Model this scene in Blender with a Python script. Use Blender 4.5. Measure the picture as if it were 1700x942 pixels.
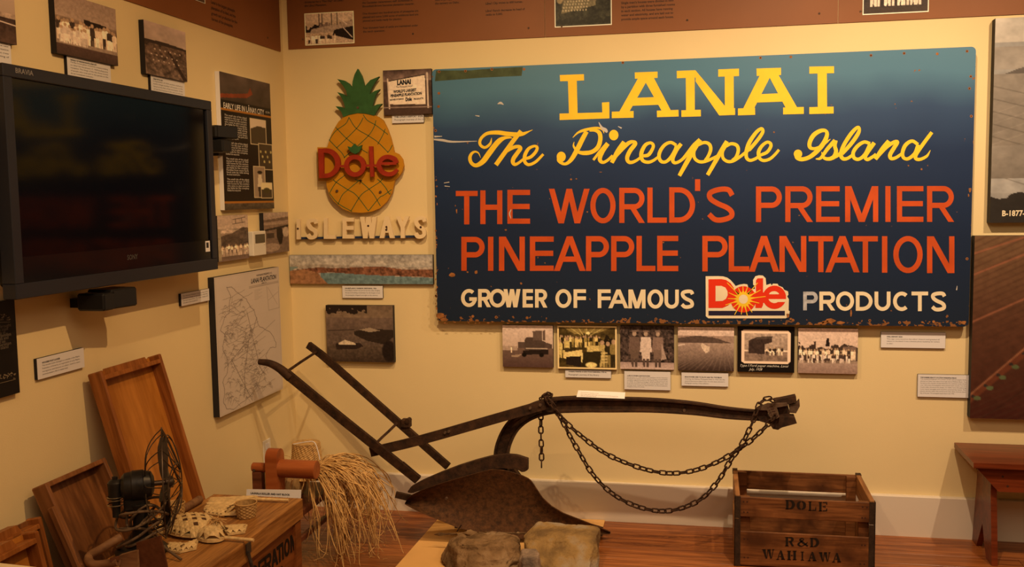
import bpy, bmesh, math, random
import numpy as np
from mathutils import Vector as V, Matrix

for o in list(bpy.data.objects): bpy.data.objects.remove(o)
S = bpy.context.scene
COL = S.collection
random.seed(7)

# ------------------------------------------------------------------ camera
CAM = np.array([2.075, -4.603, 1.564])
ROT = np.array([[0.980226, 0.19731, -0.015052], [-0.00276, 0.089686, 0.995966], [-0.197864, 0.97623, -0.088457]])  # right, up, forward
FPX = 1618.15
cd = bpy.data.cameras.new('camera'); cam = bpy.data.objects.new('camera', cd); COL.objects.link(cam)
cd.sensor_width = 36; cd.lens = FPX / 1700 * 36; cd.clip_start = 0.05
m = Matrix(((ROT[0][0], ROT[1][0], -ROT[2][0], CAM[0]), (ROT[0][1], ROT[1][1], -ROT[2][1], CAM[1]),
            (ROT[0][2], ROT[1][2], -ROT[2][2], CAM[2]), (0, 0, 0, 1)))
cam.matrix_world = m
S.camera = cam

# ------------------------------------------------------------------ world, lights, exposure
S.view_settings.view_transform = 'Standard'; S.view_settings.look = 'None'
S.view_settings.gamma = 1; S.view_settings.use_curve_mapping = False
S.view_settings.exposure = 0.38
w = bpy.data.worlds.new('world'); S.world = w; w.use_nodes = True
w.node_tree.nodes['Background'].inputs[0].default_value = (1, .75, .5, 1)
w.node_tree.nodes['Background'].inputs[1].default_value = 0.05

def spot(loc, tgt, power, ang=75, blend=1.0, rad=.02, col=(1, .70, .42)):
    l = bpy.data.lights.new('track_spot', 'SPOT'); l.energy = power; l.color = col
    l.spot_size = math.radians(ang); l.spot_blend = blend; l.shadow_soft_size = rad
    o = bpy.data.objects.new('track_spot', l); COL.objects.link(o); o.location = loc
    o.rotation_euler = (V(tgt) - V(loc)).to_track_quat('-Z', 'Y').to_euler()
spot((1.15, -1.75, 2.92), (1.0, 0, 1.0), 82, 100, col=(1, .67, .34))
spot((2.55, -1.75, 2.92), (2.4, 0, 1.12), 120, 100)
spot((3.65, -1.65, 2.92), (3.1, 0, 1.15), 108, 95)
spot((2.0, -2.4, 2.92), (0.0, -1.4, .75), 92, 90, col=(1, .60, .26))
a = bpy.data.lights.new('ceiling_fill', 'AREA'); a.shape = 'RECTANGLE'; a.size = 3.5; a.size_y = 2.5
a.energy = 48; a.color = (1, .72, .46)
o = bpy.data.objects.new('ceiling_fill', a); COL.objects.link(o); o.location = (2.6, -4.2, 2.95)

# ------------------------------------------------------------------ point helpers (true places on real planes)
def ray(px, py): return ROT.T @ np.array([(px - 850) / FPX, -(py - 471) / FPX, 1.])
def on(ax, val, px, py):
    d = ray(px, py); t = (val - CAM[ax]) / d[ax]; return V((CAM + d * t).tolist())
def B(px, py, y=0.): return on(1, y, px, py)      # point on a plane parallel to the back wall
def L(px, py, x=0.): return on(0, x, px, py)      # ... the left wall
def F(px, py, z=0.): return on(2, z, px, py)      # ... the floor

# ------------------------------------------------------------------ materials
MATS = {}
def newmat(name):
    m = bpy.data.materials.new(name); m.use_nodes = True
    nt = m.node_tree; b = nt.nodes['Principled BSDF']; MATS[name] = m
    return m, nt, b
def rgb(h):
    if isinstance(h, str):
        c = [int(h[i:i + 2], 16) / 255 for i in (0, 2, 4)]
        return tuple(((x / 12.92) if x < .04045 else ((x + .055) / 1.055) ** 2.4) for x in c) + (1,)
    return tuple(h) + (1,)
def plain(name, c, rough=.6, metal=0., var=0., scale=20., bump=0., bscale=80., spec=.22):
    m, nt, b = newmat(name); c = rgb(c)
    b.inputs['Base Color'].default_value = c; b.inputs['Roughness'].default_value = rough
    b.inputs['Metallic'].default_value = metal; b.inputs['Specular IOR Level'].default_value = spec
    tc = nt.nodes.new('ShaderNodeTexCoord')
    if var:
        n = nt.nodes.new('ShaderNodeTexNoise'); n.inputs['Scale'].default_value = scale; n.inputs['Detail'].default_value = 5
        nt.links.new(tc.outputs['Object'], n.inputs['Vector'])
        r = nt.nodes.new('ShaderNodeValToRGB'); r.color_ramp.elements[0].position = .3; r.color_ramp.elements[1].position = .7
        r.color_ramp.elements[0].color = tuple(x * (1 - var) for x in c[:3]) + (1,)
        r.color_ramp.elements[1].color = tuple(min(1, x * (1 + var)) for x in c[:3]) + (1,)
        nt.links.new(n.outputs['Fac'], r.inputs['Fac']); nt.links.new(r.outputs['Color'], b.inputs['Base Color'])
    if bump:
        n = nt.nodes.new('ShaderNodeTexNoise'); n.inputs['Scale'].default_value = bscale; n.inputs['Detail'].default_value = 4
        nt.links.new(tc.outputs['Object'], n.inputs['Vector'])
        u = nt.nodes.new('ShaderNodeBump'); u.inputs['Strength'].default_value = bump; u.inputs['Distance'].default_value = .003
        nt.links.new(n.outputs['Fac'], u.inputs['Height']); nt.links.new(u.outputs['Normal'], b.inputs['Normal'])
    return m
def wood(name, c1, c2, axis=0, scale=9., stretch=14., rough=.45, rand=.0, bump=.15, dark=None):
    m, nt, b = newmat(name)
    tc = nt.nodes.new('ShaderNodeTexCoord'); mp = nt.nodes.new('ShaderNodeMapping')
    sc = [stretch] * 3; sc[axis] = 1.
    mp.inputs['Scale'].default_value = sc
    oi = nt.nodes.new('ShaderNodeObjectInfo')
    va = nt.nodes.new('ShaderNodeVectorMath'); va.operation = 'ADD'
    cm = nt.nodes.new('ShaderNodeCombineXYZ'); mu = nt.nodes.new('ShaderNodeMath'); mu.operation = 'MULTIPLY'; mu.inputs[1].default_value = 37.
    nt.links.new(oi.outputs['Random'], mu.inputs[0])
    for i in range(3): nt.links.new(mu.outputs[0], cm.inputs[i])
    nt.links.new(tc.outputs['Object'], mp.inputs['Vector']); nt.links.new(mp.outputs[0], va.inputs[0]); nt.links.new(cm.outputs[0], va.inputs[1])
    n = nt.nodes.new('ShaderNodeTexNoise'); n.inputs['Scale'].default_value = scale * .35; n.inputs['Detail'].default_value = 6
    n.inputs['Distortion'].default_value = 1.2
    nt.links.new(va.outputs[0], n.inputs['Vector'])
    n2 = nt.nodes.new('ShaderNodeTexNoise'); n2.inputs['Scale'].default_value = scale * 1.6; n2.inputs['Detail'].default_value = 3
    nt.links.new(va.outputs[0], n2.inputs['Vector'])
    mx = nt.nodes.new('ShaderNodeMath'); mx.operation = 'ADD'; mh = nt.nodes.new('ShaderNodeMath'); mh.operation = 'MULTIPLY'; mh.inputs[1].default_value = .5
    nt.links.new(n2.outputs['Fac'], mh.inputs[0]); nt.links.new(n.outputs['Fac'], mx.inputs[0]); nt.links.new(mh.outputs[0], mx.inputs[1])
    r = nt.nodes.new('ShaderNodeValToRGB')
    r.color_ramp.elements[0].position = .58; r.color_ramp.elements[0].color = rgb(c1)
    r.color_ramp.elements[1].position = .92; r.color_ramp.elements[1].color = rgb(c2)
    nt.links.new(mx.outputs[0], r.inputs['Fac'])
    hs = nt.nodes.new('ShaderNodeHueSaturation')
    if rand:
        mr = nt.nodes.new('ShaderNodeMapRange'); mr.inputs['To Min'].default_value = 1 - rand; mr.inputs['To Max'].default_value = 1 + rand
        nt.links.new(oi.outputs['Random'], mr.inputs['Value']); nt.links.new(mr.outputs[0], hs.inputs['Value'])
    nt.links.new(r.outputs['Color'], hs.inputs['Color']); out = hs.outputs['Color']
    if dark:   # irregular stain patches of the timber itself
        n3 = nt.nodes.new('ShaderNodeTexNoise'); n3.inputs['Scale'].default_value = 7; n3.inputs['Detail'].default_value = 4
        nt.links.new(tc.outputs['Object'], n3.inputs['Vector'])
        r3 = nt.nodes.new('ShaderNodeValToRGB'); r3.color_ramp.elements[0].position = .5; r3.color_ramp.elements[1].position = .68
        nt.links.new(n3.outputs['Fac'], r3.inputs['Fac'])
        mm = nt.nodes.new('ShaderNodeMixRGB'); mm.inputs['Color2'].default_value = rgb(dark)
        nt.links.new(r3.outputs['Color'], mm.inputs['Fac']); nt.links.new(out, mm.inputs['Color1']); out = mm.outputs['Color']
    nt.links.new(out, b.inputs['Base Color'])
    b.inputs['Roughness'].default_value = rough; b.inputs['Specular IOR Level'].default_value = .22
    u = nt.nodes.new('ShaderNodeBump'); u.inputs['Strength'].default_value = bump; u.inputs['Distance'].default_value = .002
    nt.links.new(mx.outputs[0], u.inputs['Height']); nt.links.new(u.outputs['Normal'], b.inputs['Normal'])
    return m
def rusty(name, c1, c2, rough=.75, metal=.35, scale=30, bump=.6):
    m, nt, b = newmat(name); tc = nt.nodes.new('ShaderNodeTexCoord')
    n = nt.nodes.new('ShaderNodeTexNoise'); n.inputs['Scale'].default_value = scale; n.inputs['Detail'].default_value = 9; n.inputs['Roughness'].default_value = .7
    nt.links.new(tc.outputs['Object'], n.inputs['Vector'])
    r = nt.nodes.new('ShaderNodeValToRGB'); r.color_ramp.elements[0].position = .35; r.color_ramp.elements[0].color = rgb(c1)
    r.color_ramp.elements[1].position = .72; r.color_ramp.elements[1].color = rgb(c2)
    nt.links.new(n.outputs['Fac'], r.inputs['Fac']); nt.links.new(r.outputs['Color'], b.inputs['Base Color'])
    b.inputs['Roughness'].default_value = rough; b.inputs['Metallic'].default_value = metal; b.inputs['Specular IOR Level'].default_value = .25
    u = nt.nodes.new('ShaderNodeBump'); u.inputs['Strength'].default_value = bump; u.inputs['Distance'].default_value = .004
    nt.links.new(n.outputs['Fac'], u.inputs['Height']); nt.links.new(u.outputs['Normal'], b.inputs['Normal'])
    return m
def vcol(name='print_ink', rough=.45):
    m, nt, b = newmat(name)
    a = nt.nodes.new('ShaderNodeAttribute'); a.attribute_name = 'ink'
    nt.links.new(a.outputs['Color'], b.inputs['Base Color']); b.inputs['Roughness'].default_value = rough; b.inputs['Specular IOR Level'].default_value = .2
    return m
M_print = vcol(); 
M_wall = plain('wall_paint', (.78, .63, .35), .85, var=.02, scale=3, bump=.12, bscale=220)
M_ceil = plain('ceiling_paint', (.75, .70, .60), .9)
M_base = plain('baseboard_paint', (.72, .64, .54), .35)
M_edge = plain('mount_edge_black', (.02, .018, .02), .6)
M_foam = plain('card_white', (.74, .72, .74), .6)
M_cardbright = plain('card_bright', (.93, .92, .90), .5)
M_ink = plain('text_ink', (.03, .03, .035), .7)
M_textlight = plain('text_light', (.75, .72, .65), .6)
M_textbrown = plain('text_brown', (.06, .03, .02), .6)
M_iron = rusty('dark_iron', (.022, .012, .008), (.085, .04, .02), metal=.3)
M_ironpale = rusty('pale_iron', (.07, .042, .028), (.17, .105, .065), metal=.3)  # paler tones than the dark iron, for bolts, screws and clevis fittings
M_mold = rusty('moldboard_rust', (.04, .018, .008), (.15, .062, .022), scale=45, metal=.25)
M_blade = rusty('tool_rust', (.07, .022, .008), (.14, .05, .02), scale=25, metal=.1)
M_floor = wood('floor_wood', (.155, .042, .010), (.36, .12, .030), 0, 5, 22, .25, rand=.22, bump=.05)
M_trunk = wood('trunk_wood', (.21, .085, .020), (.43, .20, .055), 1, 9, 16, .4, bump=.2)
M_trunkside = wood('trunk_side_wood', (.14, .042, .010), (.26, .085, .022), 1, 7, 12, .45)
M_tray = wood('tray_wood', (.32, .115, .017), (.50, .20, .035), 2, 5, 7, .38, bump=.15)
M_trayrim = wood('tray_rim_wood', (.20, .062, .012), (.34, .12, .028), 2, 7, 12, .4)
M_dtray = wood('dark_tray_wood', (.12, .045, .015), (.26, .105, .035), 2, 7, 7, .4, dark=(.045, .02, .01))
M_dtrayrim = wood('dark_tray_rim_wood', (.17, .065, .02), (.27, .11, .04), 2, 7, 12, .45)
M_crate = wood('crate_wood', (.10, .034, .010), (.25, .095, .030), 0, 7, 12, .6, bump=.25, dark=(.07, .024, .008))
M_crateend = wood('crate_end_wood', (.20, .085, .028), (.36, .16, .055), 1, 7, 12, .6)
M_strap = rusty('crate_strap', (.03, .018, .012), (.075, .045, .028), metal=.4)
M_bench = wood('bench_wood', (.095, .018, .006), (.19, .038, .012), 0, 5, 14, .3, bump=.08)
M_roller = wood('roller_wood', (.28, .07, .018), (.40, .12, .036), 0, 4, 8, .3, bump=.04)
M_stool = wood('stool_wood', (.09, .028, .014), (.17, .055, .026), 0, 5, 12, .4)
M_block = wood('hat_block_wood', (.42, .27, .12), (.62, .43, .22), 0, 6, 10, .5)
M_handle = wood('old_handle_wood', (.13, .06, .028), (.25, .13, .06), 0, 7, 8, .6)
M_straw = plain('straw', (.60, .37, .14), .6, var=.25, scale=30)
M_weave = plain('lauhala_leaf', (.66, .47, .22), .5, var=.22, scale=60)
M_weavedk = plain('dark_leaf', (.085, .04, .018), .6)
M_basket = plain('basket_weave', (.42, .26, .10), .6, var=.25, scale=90)
M_card = plain('cardboard', (.72, .42, .15), .8, var=.06, scale=6)
M_brown = plain('banner_brown', (.245, .092, .032), .5, var=.12, scale=1.5)
M_fan = plain('fan_enamel', (.022, .02, .018), .38, metal=.3, var=.3, scale=30)
M_wire = plain('cage_wire', (.085, .062, .045), .4, metal=.7)
M_cord = plain('fabric_cord', (.13, .085, .05), .8)
M_tvb = plain('tv_bezel', (.022, .024, .034), .35)
M_tvs = plain('tv_screen', (.003, .003, .004), .10, spec=.18)
M_blackp = plain('black_plastic', (.012, .012, .013), .4)
M_plate = plain('outlet_plastic', (.72, .68, .60), .4)
M_yellow = plain('paint_yellow', (.86, .58, .03), .5, var=.06, scale=12)
M_red = plain('paint_red', (.52, .075, .014), .5, var=.14, scale=7)
M_cream = plain('paint_cream', (.80, .70, .50), .5, var=.06, scale=12)
M_worn = plain('paint_worn_blue', (.42, .44, .50), .6, var=.3, scale=40)
M_logored = plain('logo_red', (.72, .035, .01), .45)
M_navy = plain('logo_navy', (.02, .016, .045), .5)
M_chip = plain('bare_wood_chip', (.30, .12, .035), .8, var=.4, scale=40)
M_scr = plain('scratch_pale', (.52, .50, .48), .7)
M_hole = plain('nail_hole', (.05, .02, .012), .8)
M_pineY = plain('pineapple_yellow', (.52, .235, .010), .55, var=.12, scale=9)
M_pineG = plain('pineapple_green', (.035, .115, .035), .5, var=.2, scale=25)
M_pineR = plain('raised_red', (.32, .03, .012), .45, var=.12, scale=30)
M_letter = plain('carved_cream', (.80, .64, .40), .5, bump=.3, bscale=60)
M_blue = plain('bar_blue', (.02, .035, .085), .5)

def sign_material():
    m, nt, b = newmat('sign_blue_paint'); N = nt.nodes.new; K = nt.links.new
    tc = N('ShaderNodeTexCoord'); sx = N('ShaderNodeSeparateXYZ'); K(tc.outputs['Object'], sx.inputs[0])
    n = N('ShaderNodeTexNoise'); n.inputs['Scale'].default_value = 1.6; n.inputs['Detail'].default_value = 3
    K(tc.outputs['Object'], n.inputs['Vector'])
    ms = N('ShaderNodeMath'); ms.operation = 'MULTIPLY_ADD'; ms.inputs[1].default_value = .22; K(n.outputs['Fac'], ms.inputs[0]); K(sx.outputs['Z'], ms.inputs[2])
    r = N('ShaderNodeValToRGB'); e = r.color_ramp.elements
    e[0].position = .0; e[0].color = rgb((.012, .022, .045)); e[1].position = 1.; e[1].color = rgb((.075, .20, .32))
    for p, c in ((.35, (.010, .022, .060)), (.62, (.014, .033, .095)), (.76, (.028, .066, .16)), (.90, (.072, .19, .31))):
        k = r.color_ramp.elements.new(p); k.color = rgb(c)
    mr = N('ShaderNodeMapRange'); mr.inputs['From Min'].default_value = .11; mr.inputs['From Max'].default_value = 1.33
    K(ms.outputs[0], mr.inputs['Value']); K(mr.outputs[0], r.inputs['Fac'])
    # flaked paint, mostly near the board's lower and left edges
    n2 = N('ShaderNodeTexNoise'); n2.inputs['Scale'].default_value = 38; n2.inputs['Detail'].default_value = 6; K(tc.outputs['Object'], n2.inputs['Vector'])
    def edge(sock, at, width):
        s = N('ShaderNodeMath'); s.operation = 'SUBTRACT'; K(sock, s.inputs[0]); s.inputs[1].default_value = at
        ab = N('ShaderNodeMath'); ab.operation = 'ABSOLUTE'; K(s.outputs[0], ab.inputs[0])
        q = N('ShaderNodeMapRange'); q.inputs['From Min'].default_value = 0; q.inputs['From Max'].default_value = width
        q.inputs['To Min'].default_value = .2; q.inputs['To Max'].default_value = 0; K(ab.outputs[0], q.inputs['Value']); return q.outputs[0]
    mx = N('ShaderNodeMath'); mx.operation = 'MAXIMUM'; K(edge(sx.outputs['Z'], 0, .05), mx.inputs[0])
    e2 = N('ShaderNodeMath'); e2.operation = 'MAXIMUM'; K(edge(sx.outputs['X'], -1.22, .03), e2.inputs[0]); K(edge(sx.outputs['X'], 1.22, .03), e2.inputs[1])
    K(e2.outputs[0], mx.inputs[1])
    ad = N('ShaderNodeMath'); ad.operation = 'ADD'; K(mx.outputs[0], ad.inputs[0]); K(n2.outputs['Fac'], ad.inputs[1])
    gt = N('ShaderNodeMath'); gt.operation = 'GREATER_THAN'; gt.inputs[1].default_value = .735; K(ad.outputs[0], gt.inputs[0])
    mm = N('ShaderNodeMixRGB'); mm.inputs['Color2'].default_value = rgb((.24, .10, .035)); K(gt.outputs[0], mm.inputs['Fac']); K(r.outputs['Color'], mm.inputs['Color1'])
    K(mm.outputs['Color'], b.inputs['Base Color']); b.inputs['Roughness'].default_value = .42; b.inputs['Specular IOR Level'].default_value = .2
    return m
M_sign = sign_material()

def rock_mat(name, c1, c2, c3):
    m, nt, b = newmat(name); N = nt.nodes.new; K = nt.links.new
    tc = N('ShaderNodeTexCoord'); n = N('ShaderNodeTexNoise'); n.inputs['Scale'].default_value = 9; n.inputs['Detail'].default_value = 8
    K(tc.outputs['Object'], n.inputs['Vector'])
    r = N('ShaderNodeValToRGB'); e = r.color_ramp.elements; e[0].position = .35; e[0].color = rgb(c1); e[1].position = .7; e[1].color = rgb(c3)
    k = r.color_ramp.elements.new(.52); k.color = rgb(c2); K(n.outputs['Fac'], r.inputs['Fac']); K(r.outputs['Color'], b.inputs['Base Color'])
    b.inputs['Roughness'].default_value = .85; b.inputs['Specular IOR Level'].default_value = .15
    n2 = N('ShaderNodeTexNoise'); n2.inputs['Scale'].default_value = 40; n2.inputs['Detail'].default_value = 8; K(tc.outputs['Object'], n2.inputs['Vector'])
    u = N('ShaderNodeBump'); u.inputs['Strength'].default_value = 1.; u.inputs['Distance'].default_value = .012
    K(n2.outputs['Fac'], u.inputs['Height']); K(u.outputs['Normal'], b.inputs['Normal']); return m
M_rock1 = rock_mat('rock_brown', (.12, .070, .032), (.24, .145, .07), (.34, .23, .13))
M_rock2 = rock_mat('rock_ochre', (.17, .105, .045), (.32, .20, .075), (.36, .30, .22))
M_rock3 = rock_mat('rock_grey', (.10, .08, .07), (.30, .22, .16), (.42, .30, .22))

# ------------------------------------------------------------------ mesh builder
def cr(pts, n=8):
    """Catmull-Rom through tuples of any length"""
    P = [np.array(p, float) for p in pts]; P = [2 * P[0] - P[1]] + P + [2 * P[-1] - P[-2]]; out = []
    for i in range(1, len(P) - 2):
        a, b, c, d = P[i - 1:i + 3]
        for k in range(n):
            t = k / n
            out.append(.5 * ((2 * b) + (c - a) * t + (2 * a - 5 * b + 4 * c - d) * t * t + (3 * b - a - 3 * c + d) * t ** 3))
    out.append(P[-2]); return out
class MB:
    lift = None
    def __init__(s): s.v = []; s.f = []; s.m = []
    def add(s, vs, fs, mi=0):
        k = len(s.v); s.v += [tuple(v) for v in vs]; s.f += [tuple(i + k for i in f) for f in fs]; s.m += [mi] * len(fs); return s
    def box(s, lo, hi, bev=0., M=None, mi=0):
        x0, y0, z0 = lo; x1, y1, z1 = hi
        vs = [(x, y, z) for z in (z0, z1) for y in (y0, y1) for x in (x0, x1)]
        fs = [(0, 2, 3, 1), (4, 5, 7, 6), (0, 1, 5, 4), (2, 6, 7, 3), (0, 4, 6, 2), (1, 3, 7, 5)]
        if bev:
            bm = bmesh.new(); bv = [bm.verts.new(v) for v in vs]; [bm.faces.new([bv[i] for i in f]) for f in fs]
            bmesh.ops.bevel(bm, geom=bm.edges[:], offset=bev, segments=1, affect='EDGES', profile=.5)
            bm.verts.index_update(); vs = [v.co[:] for v in bm.verts]; fs = [[v.index for v in f.verts] for f in bm.faces]; bm.free()
        if M is not None: vs = [M @ V(v) for v in vs]
        return s.add(vs, fs, mi)
    def prism(s, poly, d, mi=0):
        """poly: 3D points; extruded by vector d"""
        n = len(poly); P = [V(p) for p in poly]; Q = [p + V(d) for p in P]
        return s.add(P + Q, [tuple(range(n)), tuple(range(2 * n - 1, n - 1, -1))] + [(i, n + i, n + (i + 1) % n, (i + 1) % n) for i in range(n)], mi)
    def face(s, poly, mi=0): return s.add(poly, [tuple(range(len(poly)))], mi)
    def sweep(s, pts, prof, up=(0, 0, 1), closed=False, scales=None, mi=0):
        P = [V(p) for p in pts]; n = len(P); k = len(prof); vs = []; fs = []; up = V(up)
        for i, p in enumerate(P):
            if closed: t = P[(i + 1) % n] - P[i - 1]
            else: t = P[min(i + 1, n - 1)] - P[max(i - 1, 0)]
            t.normalize(); side = t.cross(up)
            if side.length < 1e-4: side = t.cross(V((1, .01, 0)))
            side.normalize(); nn = side.cross(t); sc = scales[i] if scales is not None else 1.
            vs += [p + side * (a * sc) + nn * (b * sc) for a, b in prof]
        for i in range(n if closed else n - 1):
            j = (i + 1) % n
            fs += [(i * k + q, i * k + (q + 1) % k, j * k + (q + 1) % k, j * k + q) for q in range(k)]
        if not closed: fs += [tuple(range(k - 1, -1, -1)), tuple((n - 1) * k + q for q in range(k))]
        return s.add(vs, fs, mi)
    def tube(s, pts, r, n=8, closed=False, up=(0, 0, 1), mi=0):
        rr = r if hasattr(r, '__len__') else None
        prof = [(math.cos(2 * math.pi * i / n) * (1 if rr is not None else r), math.sin(2 * math.pi * i / n) * (1 if rr is not None else r)) for i in range(n)]
        return s.sweep(pts, prof, up, closed, rr, mi)
    def lathe(s, prof, c=(0, 0, 0), axis='z', n=32, mi=0):
        """prof: (radius, along)"""
        vs = []; k = len(prof)
        for i in range(n):
            a = 2 * math.pi * i / n; ca, sa = math.cos(a), math.sin(a)
            for r, h in prof:
                p = {'z': (r * ca, r * sa, h), 'x': (h, r * ca, r * sa), 'y': (r * sa, h, r * ca)}[axis]
                vs.append((p[0] + c[0], p[1] + c[1], p[2] + c[2]))
        fs = [(i * k + j, ((i + 1) % n) * k + j, ((i + 1) % n) * k + j + 1, i * k + j + 1) for i in range(n) for j in range(k - 1)]
        return s.add(vs, fs, mi)
    def ribbon(s, pts, to3, d=None, mi=0, n=8, dense=True, closed=False):
        """flat stroke: pts (x, y, width); to3 maps (x, y) to a 3D point; d extrudes"""
        P = cr(pts, n) if dense else [np.array(p, float) for p in pts]
        if closed: P = P[:-1] if np.allclose(P[0], P[-1]) else P
        Lf = []; Rt = []; N = len(P)
        for i, p in enumerate(P):
            if closed: t = P[(i + 1) % N][:2] - P[i - 1][:2]
            else: t = P[min(i + 1, N - 1)][:2] - P[max(i - 1, 0)][:2]
            t = t / (np.linalg.norm(t) + 1e-9); q = np.array([-t[1], t[0]]) * max(p[2], .01) / 2
            Lf.append(to3(*(p[:2] + q))); Rt.append(to3(*(p[:2] - q)))
        if s.lift is not None: Lf = [V(q) + s.lift * (i / N) for i, q in enumerate(Lf)]; Rt = [V(q) + s.lift * (i / N) for i, q in enumerate(Rt)]
        vs = Lf + Rt; R = range(N if closed else N - 1); fs = [(i, (i + 1) % N, N + (i + 1) % N, N + i) for i in R]
        if d is not None:
            D = V(d); vs = vs + [V(v) + D for v in vs]
            fs += [(2 * N + i, 3 * N + i, 3 * N + (i + 1) % N, 2 * N + (i + 1) % N) for i in R]
            fs += [(i, 2 * N + i, 2 * N + (i + 1) % N, (i + 1) % N) for i in R] + [(N + i, N + (i + 1) % N, 3 * N + (i + 1) % N, 3 * N + i) for i in R]
            if not closed: fs += [(0, N, 3 * N, 2 * N), (N - 1, 3 * N - 1, 4 * N - 1, 2 * N - 1)]
        return s.add(vs, fs, mi)
    def ellipse(s, cx, cy, rx, ry, to3, n=28, d=None, mi=0, a0=0., a1=360.):
        pts = [to3(cx + rx * math.cos(math.radians(a0 + (a1 - a0) * i / n)), cy + ry * math.sin(math.radians(a0 + (a1 - a0) * i / n))) for i in range(n if a1 - a0 == 360 else n + 1)]
        return s.prism(pts, d, mi) if d is not None else s.face(pts, mi)
def mesh_of(name, mb, mats, off=V((0, 0, 0)), smooth=False):
    me = bpy.data.meshes.new(name)
    me.from_pydata([(v[0] - off[0], v[1] - off[1], v[2] - off[2]) for v in mb.v], [], mb.f); 
    for q in (mats if isinstance(mats, (list, tuple)) else [mats]): me.materials.append(q)
    me.polygons.foreach_set('material_index', mb.m)
    bm = bmesh.new(); bm.from_mesh(me); bmesh.ops.recalc_face_normals(bm, faces=bm.faces); bm.to_mesh(me); bm.free()
    if smooth: me.shade_smooth(); me.set_sharp_from_angle(angle=math.radians(smooth if smooth > 1 else 40))
    me.update(); return me
def tag(o, label=None, cat=None, group=None, kind=None):
    if label: o['label'] = label
    if cat: o['category'] = cat
    if group: o['group'] = group
    if kind: o['kind'] = kind
    return o
def thing(name, label, cat, loc=(0, 0, 0), M=None, group=None):
    o = bpy.data.objects.new(name, None); COL.objects.link(o); o.empty_display_size = .05
    if M is not None: o.matrix_world = M
    else: o.location = loc
    o['_local'] = 1 if M is not None else 0
    return tag(o, label, cat, group)
def part(t, name, mb, mats, smooth=False, label=None, kind=None):
    """child mesh; vertices in world space unless the thing was given a matrix of its own"""
    root = t; off = V((0, 0, 0))
    while root.parent: root = root.parent
    if not root.get('_local', 0): off = V(root.location)
    o = bpy.data.objects.new(name, mesh_of(name, mb, mats, off, smooth)); COL.objects.link(o); o.parent = t
    return tag(o, label, None, None, kind)
def solo(name, mb, mats, label, cat, smooth=False, group=None, base=None):
    A = np.array([tuple(v) for v in mb.v]); lo, hi = A.min(0), A.max(0)
    off = V(base) if base is not None else V(((lo[0] + hi[0]) / 2, (lo[1] + hi[1]) / 2, lo[2]))
    o = bpy.data.objects.new(name, mesh_of(name, mb, mats, off, smooth)); COL.objects.link(o); o.location = off
    return tag(o, label, cat, group)
def struct(name, mb, mat, smooth=False):
    o = bpy.data.objects.new(name, mesh_of(name, mb, mat)); COL.objects.link(o); o['kind'] = 'structure'; return o

# ------------------------------------------------------------------ the room
XR, YF, ZC = 6.2, -7.0, 3.02
struct('wall_back', MB().box((-.15, 0, -.05), (XR + .15, .15, ZC)), M_wall)
struct('wall_left', MB().box((-.15, YF, -.05), (0, 0, ZC)), M_wall)
struct('wall_right', MB().box((XR, YF, -.05), (XR + .15, 0, ZC)), M_wall)
struct('wall_front', MB().box((-.15, YF - .15, -.05), (XR + .15, YF, ZC)), M_wall)
struct('ceiling', MB().box((-.15, YF - .15, ZC), (XR + .15, .15, ZC + .1)), M_ceil)
def baseboard(name, mb): struct(name, mb, M_base)
BH = .186
prof = [(0, 0), (.030, 0), (.030, BH - .003), (.027, BH), (0, BH)]
baseboard('baseboard_back', MB().prism([(.02, -a, b) for a, b in prof], (XR - .04, 0, 0)))
baseboard('baseboard_left', MB().prism([(a, -.0, b) for a, b in prof], (0, YF, 0)))
baseboard('baseboard_right', MB().prism([(XR - a, -.0, b) for a, b in prof], (0, YF, 0)))
fl = struct('floor', MB().box((0, YF, -.05), (XR, 0, -.012)), M_floor)
pw = .125; variants = []
for k, ln in enumerate((1.5, 2.1, 1.2)):
    variants.append(mesh_of('plank', MB().box((0, 0, -.012), (ln - .0015, pw - .0015, 0), .0008), M_floor))
row = 0; y = -.0
while y - pw > YF - .01:
    x = -random.uniform(0, 1.1); 
    while x < XR:
        k = random.randrange(3); ln = (1.5, 2.1, 1.2)[k]
        x0 = max(x, 0); x1 = min(x + ln, XR)
        if x1 - x0 > .02:
            me = variants[k] if (x0 == x and x1 == x + ln) else mesh_of('plank', MB().box((0, 0, -.012), (x1 - x0 - .0015, pw - .0015, 0), .0008), M_floor)
            o = bpy.data.objects.new('plank', me); COL.objects.link(o); o.parent = fl; o.location = (x0, y - pw, 0)
        x += ln
    y -= pw

# ------------------------------------------------------------------ text
def text_mesh(lines, size, bold=0., spacing=1., lh=1.25, align='LEFT', width=None, shear=0.):
    c = bpy.data.curves.new('t', 'FONT'); c.body = '\n'.join(lines); c.size = size; c.space_line = lh / 1.0; c.resolution_u = 2
    c.offset = bold; c.space_character = spacing; c.align_x = align; c.shear = shear
    o = bpy.data.objects.new('t', c); me = bpy.data.meshes.new_from_object(o)
    vs = np.array([v.co[:] for v in me.vertices]); fs = [tuple(p.vertices) for p in me.polygons]
    bpy.data.objects.remove(o); bpy.data.curves.remove(c); bpy.data.meshes.remove(me)
    if len(vs) == 0: return np.zeros((0, 3)), []
    vs[:, 0] -= vs[:, 0].min(); vs[:, 1] -= vs[:, 1].max()
    if width: vs[:, 0] *= width / vs[:, 0].max()
    return vs, fs
LAYER = [0]
def bump_layer(): LAYER[0] = (LAYER[0] + 1) % 30
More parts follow.
